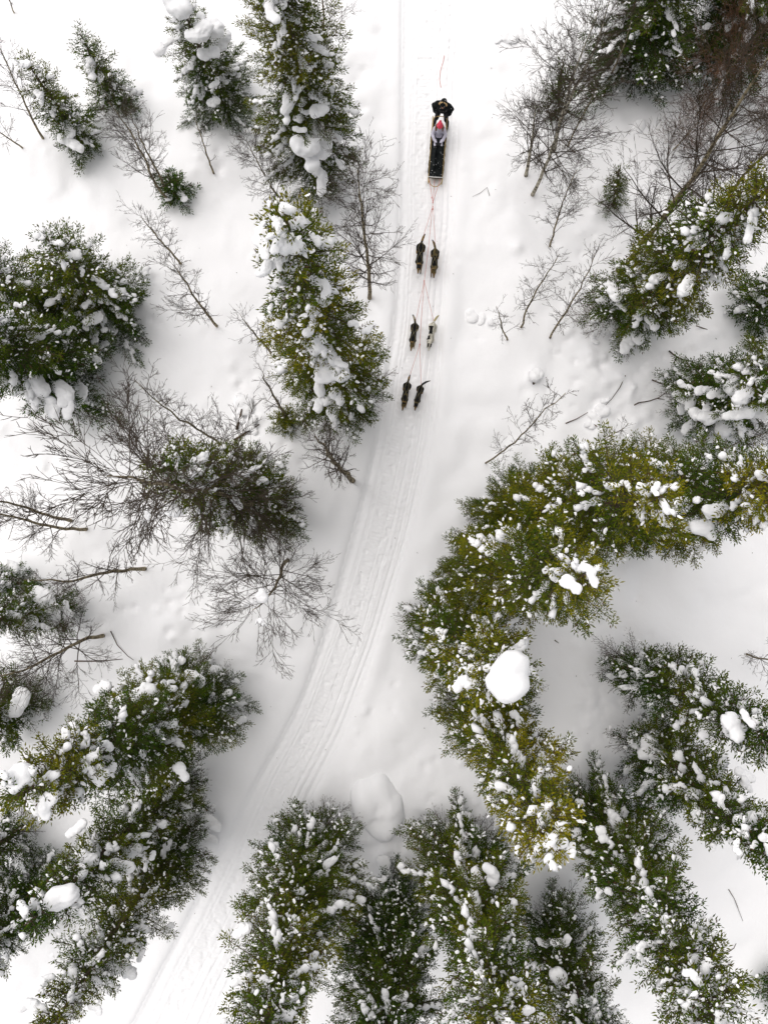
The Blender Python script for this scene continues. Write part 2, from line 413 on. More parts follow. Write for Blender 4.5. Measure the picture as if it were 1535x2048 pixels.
# ------------------------------------------------------------------ snow clump templates
CL = []
for k in range(12):
    r = random.Random(100 + k); sp = []
    n = r.choice([2, 3, 4, 5, 6]); x = y = 0; a = r.uniform(0, 6.3)
    for i in range(n):
        s = r.uniform(.55, 1.0)
        sp.append((x, y, r.uniform(-.08, .12), s * r.uniform(.85, 1.2), s * r.uniform(.85, 1.2), s * r.uniform(.5, .72)))
        a += r.uniform(-1.1, 1.1); x += math.cos(a) * s * .85; y += math.sin(a) * s * .85
    V, F = blob('clump', sp, .11, 5)
    V = V - (V.max(0) + V.min(0)) / 2; V /= max(np.ptp(V[:, 0]), np.ptp(V[:, 1]))
    V += norm(V) * (.10 * vnoise(V[:, 0] * 4 + k, V[:, 1] * 4 + V[:, 2] * 3, k) + .05 * vnoise(V[:, 0] * 10 + k, V[:, 1] * 10 + V[:, 2] * 8, k))[:, None]
    CL.append(mesh_np('snow_clump', V, F, [M_CLUMP], smooth=True))
CAP = []
for k in range(3):
    r = random.Random(200 + k)
    sp = [(0, 0, 0, .95, .85, .5), (r.uniform(.2, .4), r.uniform(-.3, .3), .08, .7, .66, .5), (-.35, r.uniform(-.2, .2), .1, .62, .7, .52), (.1, .35, .1, .6, .5, .42)]
    V, F = blob('cap', sp, .09, 6)
    V = V - (V.max(0) + V.min(0)) / 2; V /= max(np.ptp(V[:, 0]), np.ptp(V[:, 1]))
    V += norm(V) * (.15 * vnoise(V[:, 0] * 2.6 + k * 7, V[:, 1] * 2.6 + V[:, 2] * 2, 40 + k) + .04 * vnoise(V[:, 0] * 8 + k * 7, V[:, 1] * 8 + V[:, 2] * 5, 44 + k))[:, None]
    CAP.append(mesh_np('snow_cap', V, F, [M_CLUMP], smooth=True))
def add_clump(parent, pos, size, rnd, cap=False, name='snow_clump', flat=1.0):
    me = rnd.choice(CAP) if cap else rnd.choice(CL)
    o = obj(name, me, parent)
    o.location = Vector(pos) - (parent.location if parent else Vector((0, 0, 0)))
    o.rotation_euler = (rnd.uniform(-.25, .25), rnd.uniform(-.25, .25), rnd.uniform(0, 6.28))
    o.scale = (size * rnd.uniform(.9, 1.1), size * rnd.uniform(.8, 1.05), size * rnd.uniform(.85, 1.15) * flat)
    return o

# ------------------------------------------------------------------ spruces
FSTEP = .047
def branch_template(L, seed):
    r = np.random.RandomState(seed)
    P0 = []; D = []; LN = []; W = []; TIP = []; segs = []
    def axis_pt(s): return np.array([s * L * .97, 0, -.30 * L * s + .20 * L * s * s])
    bend = r.uniform(-.12, .12)
    ax = lambda s: axis_pt(s) + np.array([0, bend * L * s * s, 0])
    q = np.linspace(0, 1, 6)
    for i in range(5): segs.append((ax(q[i]), ax(q[i + 1]), .016 * (1 - q[i]) * L ** .5 + .004, .016 * (1 - q[i + 1]) * L ** .5 + .004))
    s0 = .16 if L > .6 else .05
    n = max(3, int((1 - s0) * L / .088))
    for i, s in enumerate(np.linspace(s0, 1.0, n)):
        for side in (-1, 1):
            if r.rand() < .12: continue
            tlen = min(.46, .36 * L * (1 - s) ** .8 * r.uniform(.65, 1.25) + .10)
            ang = math.radians(r.uniform(42, 68)) * (1 - .45 * s)
            d = np.array([math.cos(ang), side * math.sin(ang), r.uniform(-.35, .28)]); d /= np.linalg.norm(d)
            b = ax(s)
            m = max(1, int(tlen / FSTEP))
            if tlen > .2: segs.append((b, b + d * tlen, .006, .003))
            for j in range(m + 1):
                f = j / max(m, 1); pb = b + d * tlen * f + np.array([0, 0, -.10 * tlen * f * f])
                for sd in ((-1, 1) if j < m else (0,)):
                    if sd and r.rand() < .12: continue
                    a2 = math.radians(r.uniform(30, 55)) * sd
                    c, s_ = math.cos(a2), math.sin(a2)
                    dd = np.array([d[0] * c - d[1] * s_, d[0] * s_ + d[1] * c, d[2] + r.uniform(-.45, .55)])
                    P0.append(pb); D.append(dd / np.linalg.norm(dd)); LN.append(r.uniform(.065, .120)); W.append(r.uniform(.022, .033)); TIP.append(.35 * s + .65 * f * s)
        dd = np.array([1, r.uniform(-.3, .3), r.uniform(-.1, .6)])
        P0.append(ax(s)); D.append(dd / np.linalg.norm(dd)); LN.append(r.uniform(.08, .13)); W.append(r.uniform(.025, .036)); TIP.append(s)
    return dict(P0=np.array(P0), D=np.array(D), LN=np.array(LN), W=np.array(W), TIP=np.array(TIP),
                S0=np.array([s[0] for s in segs]), S1=np.array([s[1] for s in segs]), R0=np.array([s[2] for s in segs]), R1=np.array([s[3] for s in segs]))
LCLS = [.28, .45, .7, 1.0, 1.4, 1.9]
TPL = {L: [branch_template(L, int(L * 100) * 7 + k) for k in range(5)] for L in LCLS}

def fit_tree(base_px, top_px, hmax=17.5):
    b = GP(*base_px); best = None
    for h in np.arange(.4, hmax, .05):
        t = P(top_px[0], top_px[1], b[2] + h); e = np.hypot(*(t[:2] - b[:2]))
        if best is None or e < best[0]: best = (e, h, t)
    return b, best[1], best[2]
def cam_depth(p): return proj(p)[1][0]

SPRUCE_LOG = []
PROTO = []
def make_proto(hh, R, pw, seed, dens, snow, dead, brown):
    """one upright spruce crown with the light snow on it; trees of like size share it, each turned and stretched its own way"""
    r = np.random.RandomState(seed); rnd = random.Random(seed)
    ph0 = r.uniform(0, 6.28, 4)
    def crown_r(tt, phi):
        base = R * np.minimum(1, ((tt + .10) / .26)) ** .45 * np.maximum(0, 1 - tt) ** pw * 1.12 + .10
        lump = 1 + .13 * np.sin(2 * phi + ph0[0] + tt * 5) + .12 * np.sin(3 * phi + ph0[1] - tt * 9) + .10 * np.sin(tt * 31 + ph0[2])
        return base * lump
    AP0 = []; AD = []; AL = []; AW = []; AT = []; AH = []; SP0 = []; SP1 = []; SR0 = []; SR1 = []; BP = []; RIB = []
    z = .12 * hh * .3 + .12
    dz = .26 / dens
    while z < hh - .12:
        tt = z / hh
        nb = rnd.choice([4, 5, 6]) if tt < .9 else 4
        p0 = r.uniform(0, 6.28)
        for k in range(nb):
            phi = p0 + k * 6.283 / nb + r.uniform(-.35, .35)
            L = max(.16, crown_r(tt, phi) * r.uniform(.76, 1.10))
            if r.rand() < .06: L *= .5
            elif r.rand() < .04: L *= 1.2
            zc = z + r.uniform(-.13, .13); tz = min(max(zc / hh, 0), 1)
            lc = min(LCLS, key=lambda a: abs(a - L)); tp_ = TPL[lc][r.randint(5)]; sc = L / lc
            pitch = r.uniform(-.18, .12) - .12 + .75 * max(0, tt - .55) / .45
            if tt < .10: pitch += .12
            cp, sp = math.cos(pitch), math.sin(pitch); cf, sf = math.cos(phi), math.sin(phi); fl = r.choice([-1, 1])
            ro = r.uniform(-.35, .35); cr, sr = math.cos(ro), math.sin(ro)
            Rm = np.array([[cf, -sf, 0], [sf, cf, 0], [0, 0, 1]]) @ np.array([[cp, 0, -sp], [0, 1, 0], [sp, 0, cp]]) @ np.array([[1, 0, 0], [0, cr, -sr], [0, sr, cr]]) @ np.diag([1, fl, 1])
            o = np.array([0, 0, hh * tz])
            bare = tt < dead * r.uniform(.3, 1.3)
            pts = (tp_['P0'] * sc) @ Rm.T + o
            keep = r.rand(len(pts)) < (.28 if bare else .97)
            AP0.append(pts[keep]); AD.append((tp_['D'] @ Rm.T)[keep]); AL.append(tp_['LN'][keep]); AW.append(tp_['W'][keep] * (.4 if bare else 1)); AT.append(tp_['TIP'][keep])
            AH.append(np.full(keep.sum(), -1.0 if bare else tt))
            SP0.append((tp_['S0'] * sc) @ Rm.T + o); SP1.append((tp_['S1'] * sc) @ Rm.T + o); SR0.append(tp_['R0']); SR1.append(tp_['R1'])
            axp = lambda f: np.array([f * L * .97, 0, -.30 * L * f + .2 * L * f * f]) @ Rm.T + o
            for f in (.45, .65, .85): BP.append(axp(f))
            if r.rand() < .34 * snow and not bare:            # a rib of snow lying along the bough
                f0 = r.uniform(.25, .6); f1 = min(1.0, f0 + r.uniform(.2, .6))
                for f in np.arange(f0, f1, .10 / L):
                    RIB.append((axp(f) + np.append(r.randn(2) * .035, .025), r.uniform(.055, .125), phi))
            if r.rand() < .25 * snow:
                j = r.randint(len(pts)); m_ = r.randint(1, 4)
                for q in range(m_): RIB.append((pts[j] + np.append(r.randn(2) * .05, .02), r.uniform(.035, .08), r.uniform(0, 6.28)))
        z += dz * r.uniform(.75, 1.25)
    for k in range(6):                                        # leader shoots
        d = np.array([r.uniform(-.4, .4), r.uniform(-.4, .4), 1])
        AP0.append(np.array([[0, 0, hh - .10 * k]])); AD.append((d / np.linalg.norm(d))[None]); AL.append(np.array([.2])); AW.append(np.array([.04])); AT.append(np.array([1.])); AH.append(np.array([1.]))
    P0 = np.concatenate(AP0); D = np.concatenate(AD); LN = np.concatenate(AL); W = np.concatenate(AW); TI = np.concatenate(AT); TH = np.concatenate(AH)
    n = len(P0)
    up = norm(np.array([[0, 0, 1.0]]) + r.randn(n, 3) * .45)
    S = norm(np.cross(D, up)); Un = np.cross(S, D)
    m = P0 + D * (LN * .45)[:, None] - Un * (W * .22)[:, None]
    V = np.stack([P0, m + S * (W * .5)[:, None], P0 + D * LN[:, None], m - S * (W * .5)[:, None]], 1).reshape(-1, 3)
    F = np.array([[0, 1, 2], [0, 2, 3]])[None] + (np.arange(n) * 4)[:, None, None]
    # shoot colours: bottle green to mid green, some dead brown; how yellow the outer growth gets is set tree by tree
    ca = np.array([.007, .026, .008]); cb = np.array([.050, .108, .005]); cd = np.array([.085, .052, .026])
    a = r.rand(n) ** 1.2
    c = ca[None] * (1 - a[:, None]) + cb[None] * a[:, None]
    patch = vnoise(P0[:, 0] * 1.1 + P0[:, 1] * .7 + seed, P0[:, 2] * 1.1 + seed * 3, seed) + .5
    yt = np.clip((np.clip(TH, 0, 1) * 1.1 + .25) * (patch * 1.5 + .1) * (.45 + .75 * TI) * (.4 + 1.2 * r.rand(n)), 0, 1.5)
    isd = (TH < 0) | (r.rand(n) < (.03 + brown * (patch > .45)))
    c = np.where(isd[:, None], cd[None] * r.uniform(.5, 1.3, n)[:, None], c); yt = np.where(isd, 0, yt)
    V2, F2 = prisms(np.concatenate(SP0), np.concatenate(SP1), np.concatenate(SR0), np.concatenate(SR1), 3)
    F2 = np.concatenate([F2[:, [0, 1, 2]], F2[:, [0, 2, 3]]])
    colv = np.concatenate([np.repeat(c, 4, 0), np.tile(np.array([[.075, .058, .040]]), (len(V2), 1))])
    me = mesh_np('crown', np.concatenate([V, V2]), np.concatenate([F.reshape(-1, 3), F2 + len(V)]), [M_NEEDLE], col=colv)
    at = me.attributes.new('ytip', 'FLOAT', 'POINT'); at.data.foreach_set('value', np.concatenate([np.repeat(yt, 4), np.zeros(len(V2))]).astype(np.float32))
    # light snow: irregular flakes lying along shoots, in patches, plus the ribs
    sp_ = vnoise(P0[:, 0] * .9 - P0[:, 1] * 1.3 + 50 + seed, P0[:, 2] * .9 + P0[:, 1] * .6 + seed, seed + 9) + .5
    pr = snow * (.02 + .085 * np.clip((sp_ - .38) * 2, 0, 1) ** 1.3)
    pick = np.where((r.rand(n) < pr) & (TH >= 0))[0]
    k = len(pick); pc = P0[pick] + D[pick] * (LN[pick] * r.uniform(.3, .8, k))[:, None] + np.array([0, 0, .008])
    dd = D[pick].copy(); dd[:, 2] *= .7; dd = norm(dd); ss = norm(np.cross(dd, np.array([[0, 0, 1.]]))); uu = np.cross(ss, dd)
    la = r.uniform(.028, .065, k) * r.uniform(.8, 1.35, k); lb = la * r.uniform(.35, .75, k)
    ang = np.arange(6) * math.pi / 3
    rad = r.uniform(.55, 1.25, (k, 6))
    ring = pc[:, None] + dd[:, None] * (np.cos(ang)[None] * rad * la[:, None])[..., None] + ss[:, None] * (np.sin(ang)[None] * rad * lb[:, None])[..., None]
    q = np.concatenate([ring, (pc + uu * (lb * .7)[:, None] + dd * (la * r.uniform(-.3, .3, k))[:, None])[:, None]], 1).reshape(-1, 3)
    i6 = np.arange(6); Fs = (np.stack([i6, (i6 + 1) % 6, np.full(6, 6)], 1)[None] + (np.arange(k) * 7)[:, None, None]).reshape(-1, 3)
    if RIB:
        k2 = len(RIB); pos = np.array([x[0] for x in RIB]); sc = np.array([x[1] for x in RIB]); a = np.array([x[2] for x in RIB]); nv = len(ICO1[0])
        base = ICO1[0][None] * (1 + .34 * r.randn(k2, nv, 1).clip(-1.2, 1.2))
        base = base * np.stack([sc * r.uniform(.9, 1.7, k2), sc * r.uniform(.6, 1.1, k2), sc * r.uniform(.4, .7, k2)], 1)[:, None]
        bx = base[:, :, 0] * np.cos(a)[:, None] - base[:, :, 1] * np.sin(a)[:, None]; by = base[:, :, 0] * np.sin(a)[:, None] + base[:, :, 1] * np.cos(a)[:, None]
        Vt = (np.stack([bx, by, base[:, :, 2]], -1) + pos[:, None]).reshape(-1, 3)
        Ft = (ICO1[1][None] + (np.arange(k2) * nv)[:, None, None]).reshape(-1, 3) + len(q)
        q = np.concatenate([q, Vt]); Fs = np.concatenate([Fs, Ft])
    sm = mesh_np('snow_dusting', q, Fs, [M_CLUMP], smooth=True)
    PROTO.append(dict(h=hh, R=R, pw=pw, snow=snow, crown=me, dust=sm, BP=np.array(BP), used=0))
    print('proto', hh, R, 'crown', len(F) * 2, 'dust', len(Fs))
#           h    R    pw   seed dens snow dead brown
for a in ((14.0, 1.75, .37, 901, 1.15, .50, .10, .00), (12.5, 1.60, .38, 902, 1.15, .75, .12, .02), (13.5, 1.60, .50, 903, 1.10, 1.1, .16, .02),
          (12.0, 1.30, .45, 904, 1.10, .80, .13, .02), (11.5, 1.40, .45, 905, 1.15, 1.3, .12, .02), (12.0, 1.15, .52, 906, 1.05, .60, .16, .02),
          (9.5, 1.10, .48, 907, 1.10, 1.1, .18, .02), (10.5, 1.40, .50, 908, 1.10, 1.0, .14, .04), (8.0, 1.60, .50, 909, 1.05, 1.1, .14, .00), (7.0, 1.0, .50, 910, 1.10, .80, .16, .00),
          (5.2, 1.45, .52, 911, 1.05, 1.0, .10, .00), (4.4, .85, .52, 912, 1.05, .70, .08, .00), (3.4, .70, .58, 913, 1.00, .50, .06, .00), (1.8, .48, .45, 914, 1.20, .25, .05, .00)):
    make_proto(*a)

def spruce(base_px, top_px, width_px, label, clumps=(), seed=1, dens=1.0, yellow=.25, snow=1.0, dead=.10, brown=0.0, skirt=1.0, pw=.72, dark=1.0, group='snow-laden spruces', h=None):
    r = np.random.RandomState(seed); rnd = random.Random(seed)
    b, hh, t = fit_tree(base_px, top_px)
    if h: hh = h; t = P(top_px[0], top_px[1], b[2] + hh)
    axis_v = t - b
    R = width_px * .5 * cam_depth(b + axis_v * .30) / FPX
    R *= 1.07
    SPRUCE_LOG.append((base_px, round(hh, 1), round(R, 2), round(float(np.hypot(*axis_v[:2])), 2)))
    pr = min(PROTO, key=lambda q: 1.2 * abs(math.log(q['h'] / hh)) + 1.2 * abs(math.log(q['R'] / R)) + .8 * abs(q['pw'] - pw) + .15 * abs(q['snow'] - snow) + .05 * q['used'])
    pr['used'] += 1
    root = empty('spruce_tree', b); tag(root, label, 'spruce', group)
    q = np.linspace(0, 1, 9); tp = axis_v[None] * q[:, None]; tp[0, 2] -= .25
    tp[1:-1, :2] += r.randn(7, 2) * .03
    rt = (.018 * hh * .55 + .03) * (1 - q) ** .8 + .012
    V, F = tube(tp, rt, 7); obj('trunk', polymesh('trunk', [(V, F)], M_BARK), root)
    spin = r.uniform(0, 6.28); ln = np.linalg.norm(axis_v)
    Q = Vector((0, 0, 1)).rotation_difference(Vector(axis_v)) @ Quaternion((0, 0, 1), spin)
    S = np.array([R / pr['R'], R / pr['R'] * r.choice([-1, 1]), ln / pr['h']])
    for nm, me in (('crown', pr['crown']), ('snow_dusting', pr['dust'])):
        o = obj(nm, me, root); o.rotation_mode = 'QUATERNION'; o.rotation_quaternion = Q; o.scale = S; o['kind'] = 'stuff'
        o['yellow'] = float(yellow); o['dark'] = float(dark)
    BPw = (pr['BP'] * S) @ np.array(Q.to_matrix()).T + b
    pp, dep = proj(BPw)
    for it in clumps:
        cx, cy, s = it[:3]
        d2 = np.hypot(pp[:, 0] - cx, pp[:, 1] - cy)
        cand = np.where(d2 < max(9, s * .35))[0]
        j = cand[np.argmin(dep[cand])] if len(cand) else int(d2.argmin())
        size = s * dep[j] / FPX * (1.32 if s < 55 else 1.0)
        off = P(cx, cy, BPw[j, 2]) - BPw[j]; lo = np.linalg.norm(off); mx = .28 * size + .08
        pos = BPw[j] + off * min(1, mx / max(lo, 1e-6)) + np.array([0, 0, .16 * size])
        add_clump(root, pos, size, rnd, cap=(s >= 55))
    for k in range(int(8 * snow * hh / 10 * min(1.5, R))):
        j = r.randint(len(BPw))
        add_clump(root, BPw[j] + np.array([0, 0, .03]), r.choice([r.uniform(.12, .22), r.uniform(.2, .42)]), rnd, flat=.9)
    return root

# ------------------------------------------------------------------ bare birches
def birch(base_px, top_px, rad_px, label, seed=1, limbs=26, tr=None, white=False, start=.18, twig=None, stems=(), clumps=(), spread=1.0, name='birch_tree', cat='birch', group='bare birches', up=.95, h=None, tmin=.0042, sub=1.1):
    r = np.random.RandomState(seed); rnd = random.Random(seed)
    b, hh, t = fit_tree(base_px, top_px)
    if h: hh = h; t = P(top_px[0], top_px[1], b[2] + hh)
    root = empty(name, b); tag(root, label, cat, group)
    twig = twig or M_TWIG
    segs = []
    LIM = []
    def grow(p, d, L, rad, lev):
        n = 5 if lev == 1 else (4 if lev == 2 else 3)
        pts = [p]; dd = d
        for i in range(n):
            dd = dd + r.randn(3) * (.10 if lev == 1 else .13) + np.array([0, 0, .05 if lev < 3 else -.02])
            dd = dd / np.linalg.norm(dd); q = pts[-1] + dd * L / n
            r0 = rad * (1 - .75 * i / n); r1 = rad * (1 - .75 * (i + 1) / n)
            segs.append((pts[-1], q, max(r0, tmin), max(r1, tmin * (.75 if i < n - 1 else .35)))); pts.append(q)
        if lev >= 4 or L < .16: return
        nc = int((L / (.115 if lev == 1 else .13)) * sub * r.uniform(.8, 1.2)) if lev < 3 else int(L / .16)
        nc = min(nc, (12, 6, 2)[lev - 1])
        for k in range(nc):
            f = r.uniform(.12, 1.0); x = f * n; i = min(int(x), n - 1); q = pts[i] + (pts[i + 1] - pts[i]) * (x - i)
            dv = pts[i + 1] - pts[i]; dv = dv / np.linalg.norm(dv)
            a = r.randn(3); a = a - dv * a.dot(dv); a /= np.linalg.norm(a)
            an = math.radians(r.uniform(20, 46)); nd = dv * math.cos(an) + a * math.sin(an)
            grow(q, nd, L * r.uniform(.32, .60) * (1 - .40 * f), rad * (1 - .75 * f) * .55, lev + 1)
    def one_stem(b0, t0, radm, nl):
        av = t0 - b0; L = np.linalg.norm(av)
        q = np.linspace(0, 1, 14); pts = b0 + av[None] * q[:, None]
        w1 = r.uniform(-1, 1, 2) * .022 * L; w2 = r.uniform(-1, 1, 2) * .012 * L
        pts[:, :2] += np.sin(q * math.pi)[:, None] * w1[None] + np.sin(q * 2 * math.pi)[:, None] * w2[None]
        pts[1:-1] += r.randn(12, 3) * .006 * L * .5
        pts[0, 2] -= .2
        rt = (tr * .8 if tr else (.006 * L + .010))
        rad = rt * (1 - q) ** .75 + .006; rad[0] *= 1.2
        obj('trunk', polymesh('trunk', [tube(pts - b, rad, 8)], M_BIRCHW if white else M_BIRCH), root)
        for k in range(nl):
            f = start + (1 - start) * ((k + r.rand()) / nl) ** .9
            x = f * 13; i = min(int(x), 12); p = pts[i] + (pts[i + 1] - pts[i]) * (x - i)
            phi = k * 2.4 + r.uniform(-.5, .5)
            el = math.radians(r.uniform(18, 55)) * up + max(0, f - .6) * .5
            d = np.array([math.cos(phi) * math.cos(el), math.sin(phi) * math.cos(el), math.sin(el)])
            ll = radm * spread * 1.0 * (1.15 - .62 * f) * r.uniform(.65, 1.2) / max(.45, math.cos(el)) * (.6 if f < start + .07 else 1)
            LIM.append(p + d * ll * .4)
            grow(p, d, ll, max(.006, rt * (1 - f) ** .75 * .45), 1)
    mid = b + (t - b) * .5
    radm = rad_px * cam_depth(mid) / FPX
    one_stem(b, t, radm, int(limbs * 1.45))
    for (bx, by, tx, ty, k) in stems:
        b2 = GP(bx, by); t2 = P(tx, ty, b2[2] + hh * k); one_stem(b2, t2, radm * .8, int(limbs * .6))
    S = segs
    V, F = prisms(np.array([s[0] for s in S]) - b, np.array([s[1] for s in S]) - b, np.array([s[2] for s in S]), np.array([s[3] for s in S]), 3)
    co = obj('crown', mesh_np('crown', V, F, [twig], smooth=True), root); co['kind'] = 'stuff'
    LW = np.array(LIM); pp, dep = proj(LW)
    for cx, cy, s in clumps:
        j = int(np.hypot(pp[:, 0] - cx, pp[:, 1] - cy).argmin()); size = s * dep[j] / FPX
        add_clump(root, LW[j] + np.array([0, 0, .06]), size, rnd)
    return root

# ------------------------------------------------------------------ the forest
spruce((236, 212), (160, 68), 84, 'slim young spruce rising behind the twin-stemmed birch on the open slope', [], 11, dens=.9, yellow=.3, snow=.7, pw=.62)
spruce((168, 292), (52, 122), 96, 'narrow spruce with a snow bank at its foot and snow knobs on its tip',
       [(52, 130, 18), (52, 147, 13), (140, 262, 28), (165, 260, 22), (146, 292, 46), (100, 235, 15), (178, 262, 22), (85, 205, 12)], 12, yellow=.3, pw=.5)
spruce((452, 222), (362, 10), 150, 'spruce with a crown of round snow balls and a thick snow cap on its tip',
       [(358, 14, 62), (352, 80, 42), (400, 70, 45), (428, 65, 40), (442, 85, 36), (420, 112, 36), (385, 130, 22), (430, 168, 22), (406, 190, 22), (428, 206, 24), (375, 160, 16), (470, 140, 16), (416, 215, 26), (400, 45, 24)],
       13, yellow=.25, pw=.58, snow=1.3)
spruce((640, 372), (520, -230), 185, 'tall spruce with a great shelf of snow low on its crown',
       [(545, 28, 44), (580, 36, 34), (565, 3, 36), (575, 210, 36), (597, 188, 24), (640, 205, 36), (610, 225, 22), (598, 240, 20), (638, 225, 30), (625, 255, 44), (600, 262, 24), (612, 296, 64), (640, 292, 50), (662, 276, 38), (592, 302, 42),
        (625, 318, 46), (640, 365, 42), (680, 325, 16), (655, 128, 20), (605, 206, 18), (655, 215, 20)], 14, dens=1.0, yellow=.45, pw=.75)
spruce((682, 808), (566, 418), 205, 'big spruce strung with snow pillows beside the sled trail, golden tip',
       [(524, 455, 26), (524, 475, 28), (530, 490, 46), (575, 491, 58), (552, 489, 36), (554, 451, 28), (578, 530, 46), (560, 524, 30), (529, 540, 32), (629, 480, 26), (650, 486, 36), (667, 512, 24), (662, 545, 20), (639, 590, 32), (648, 605, 26),
        (646, 626, 34), (622, 658, 38), (622, 692, 36), (634, 690, 26), (646, 679, 19), (704, 648, 15), (718, 681, 13), (643, 721, 36), (662, 750, 50), (681, 726, 27), (641, 775, 30), (671, 775, 20), (650, 808, 42), (669, 822, 32), (603, 627, 28),
        (573, 573, 17), (615, 540, 24), (634, 564, 24), (578, 709, 13), (674, 794, 30), (723, 775, 19), (737, 762, 17), (690, 600, 12)], 15, dens=1.15, yellow=.6, pw=.62, dead=.2)
spruce((354, 392), (336, 352), 62, 'low spruce bush at the foot of the twin-stemmed birch', [], 16, dens=1.3, snow=.3, pw=.4, yellow=.05)
spruce((232, 628), (92, 474), 190, 'broad open-branched spruce with snow ribs along its boughs', [(150, 512, 26), (165, 570, 15), (165, 545, 16), (205, 692, 26), (190, 640, 30), (210, 600, 18), (225, 655, 28), (175, 610, 20)], 17, dens=.95, yellow=.3, snow=1.5, pw=.5)
spruce((150, 768), (-170, 600), 215, 'large spruce with a bulging heap of snow over its lowest boughs',
       [(30, 775, 26), (80, 775, 48), (130, 790, 44), (140, 812, 46), (162, 790, 42), (110, 822, 30), (5, 760, 26), (176, 820, 26), (150, 835, 26), (35, 610, 13), (95, 800, 34), (210, 665, 20), (190, 720, 26), (150, 690, 20)], 18, yellow=.2, snow=1.4, pw=.55)
spruce((120, 640), (-45, 520), 180, 'spruce crowding behind the broad open-branched spruce', [(60, 560, 14)], 19, yellow=.25, pw=.6)
spruce((540, 1005), (325, 935), 165, 'rounded spruce wrapped in the twigs of the big spreading birch',
       [(350, 1020, 26), (352, 1040, 30), (475, 1000, 28), (530, 970, 18), (525, 962, 22), (548, 985, 22), (420, 965, 18), (465, 915, 15), (535, 915, 18), (350, 970, 20), (575, 1010, 20), (560, 930, 14), (520, 1020, 16)], 20, yellow=.35, snow=1.2, pw=.4, dens=1.1)
spruce((140, 1212), (-150, 1262), 104, 'low spruce under heavy snow pads, next to a leaning mossy birch',
       [(92, 1200, 42), (30, 1230, 22), (105, 1230, 36), (135, 1222, 32), (130, 1246, 26), (66, 1245, 27), (155, 1235, 18)], 21, yellow=.2, pw=.5, snow=1.1)
spruce((35, 1165), (-90, 1190), 80, 'small spruce half buried by snow at the edge of the birch thicket', [(20, 1135, 32), (12, 1170, 24), (10, 1200, 22)], 22, yellow=.15, pw=.5)
spruce((425, 1386), (35, 1592), 196, 'long spruce whose golden tip pokes through big snow lobes',
       [(42, 1552, 64), (92, 1555, 32), (75, 1602, 44), (100, 1605, 46), (148, 1585, 34), (8, 1546, 20), (212, 1492, 30), (218, 1512, 20), (200, 1548, 32), (222, 1540, 26), (133, 1465, 20), (210, 1452, 27), (320, 1417, 30), (240, 1410, 22),
        (290, 1385, 42), (340, 1370, 30), (370, 1340, 28), (392, 1356, 38), (420, 1312, 20), (300, 1460, 24), (182, 1372, 30), (350, 1470, 26), (485, 1438, 16), (440, 1415, 20), (390, 1545, 30), (430, 1340, 22), (360, 1320, 20)],
       23, dens=1.2, yellow=.5, snow=1.5, pw=.55, brown=.10, dead=.16)
spruce((60, 1400), (-190, 1500), 130, 'spruce with a flat snow fan on its foot beside the mossy birch trunk', [(45, 1402, 50), (20, 1425, 24), (70, 1430, 26)], 24, yellow=.25, pw=.55, snow=1.1)
spruce((380, 1555), (50, 1850), 145, 'spruce carrying a smooth disc of snow near its tip',
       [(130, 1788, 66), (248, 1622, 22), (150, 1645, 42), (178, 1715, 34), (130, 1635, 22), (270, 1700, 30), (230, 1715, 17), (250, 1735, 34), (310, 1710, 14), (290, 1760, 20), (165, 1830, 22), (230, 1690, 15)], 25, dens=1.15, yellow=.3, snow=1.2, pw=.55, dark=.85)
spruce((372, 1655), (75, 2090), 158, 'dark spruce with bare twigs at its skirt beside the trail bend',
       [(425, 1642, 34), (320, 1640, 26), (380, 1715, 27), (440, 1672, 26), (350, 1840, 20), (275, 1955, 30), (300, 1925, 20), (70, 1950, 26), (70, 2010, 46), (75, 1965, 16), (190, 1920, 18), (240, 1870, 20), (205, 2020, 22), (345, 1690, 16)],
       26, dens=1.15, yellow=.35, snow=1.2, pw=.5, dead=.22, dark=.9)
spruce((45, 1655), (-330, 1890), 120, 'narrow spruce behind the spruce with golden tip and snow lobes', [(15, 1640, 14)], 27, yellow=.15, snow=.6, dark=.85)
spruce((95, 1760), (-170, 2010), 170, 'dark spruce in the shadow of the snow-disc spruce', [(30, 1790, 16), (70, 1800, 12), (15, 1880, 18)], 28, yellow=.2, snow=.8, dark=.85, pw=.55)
spruce((636, 1662), (492, 2190), 215, 'spruce at the trail bend standing next to the smooth snow boulder',
       [(640, 1660, 30), (650, 1675, 20), (590, 1676, 30), (565, 1670, 18), (600, 1662, 17), (660, 1722, 24), (645, 1715, 16), (545, 1745, 26), (615, 1810, 18), (525, 1825, 30), (485, 1855, 32), (490, 1838, 20), (627, 1913, 28), (487, 1957, 32), (620, 1970, 24),
        (525, 2010, 16), (433, 2040, 24), (555, 1765, 16), (600, 1780, 18)], 29, dens=1.15, yellow=.4, pw=.5, snow=1.1, dead=.14)
spruce((778, 1795), (778, 2440), 200, 'shaded spruce with a snow pillow at its foot just past the smooth snow boulder', [(768, 1730, 32), (745, 1782, 17), (800, 1990, 30), (812, 2010, 20), (720, 1900, 14)], 30, dens=1.1, yellow=.15, snow=.8, dark=.8, pw=.55)
spruce((928, 1685), (1030, 2260), 215, 'spruce with a ridge of snow across its skirt and small snow balls',
       [(938, 1628, 15), (895, 1660, 24), (950, 1665, 27), (880, 1720, 15), (915, 1715, 13), (890, 1750, 30), (952, 1752, 32), (980, 1746, 34), (980, 1810, 15), (895, 1820, 20), (955, 1865, 16), (1012, 1888, 18), (978, 1890, 18), (970, 2030, 24), (900, 2000, 18)],
       31, dens=1.2, yellow=.45, snow=1.3, pw=.5, dead=.14)
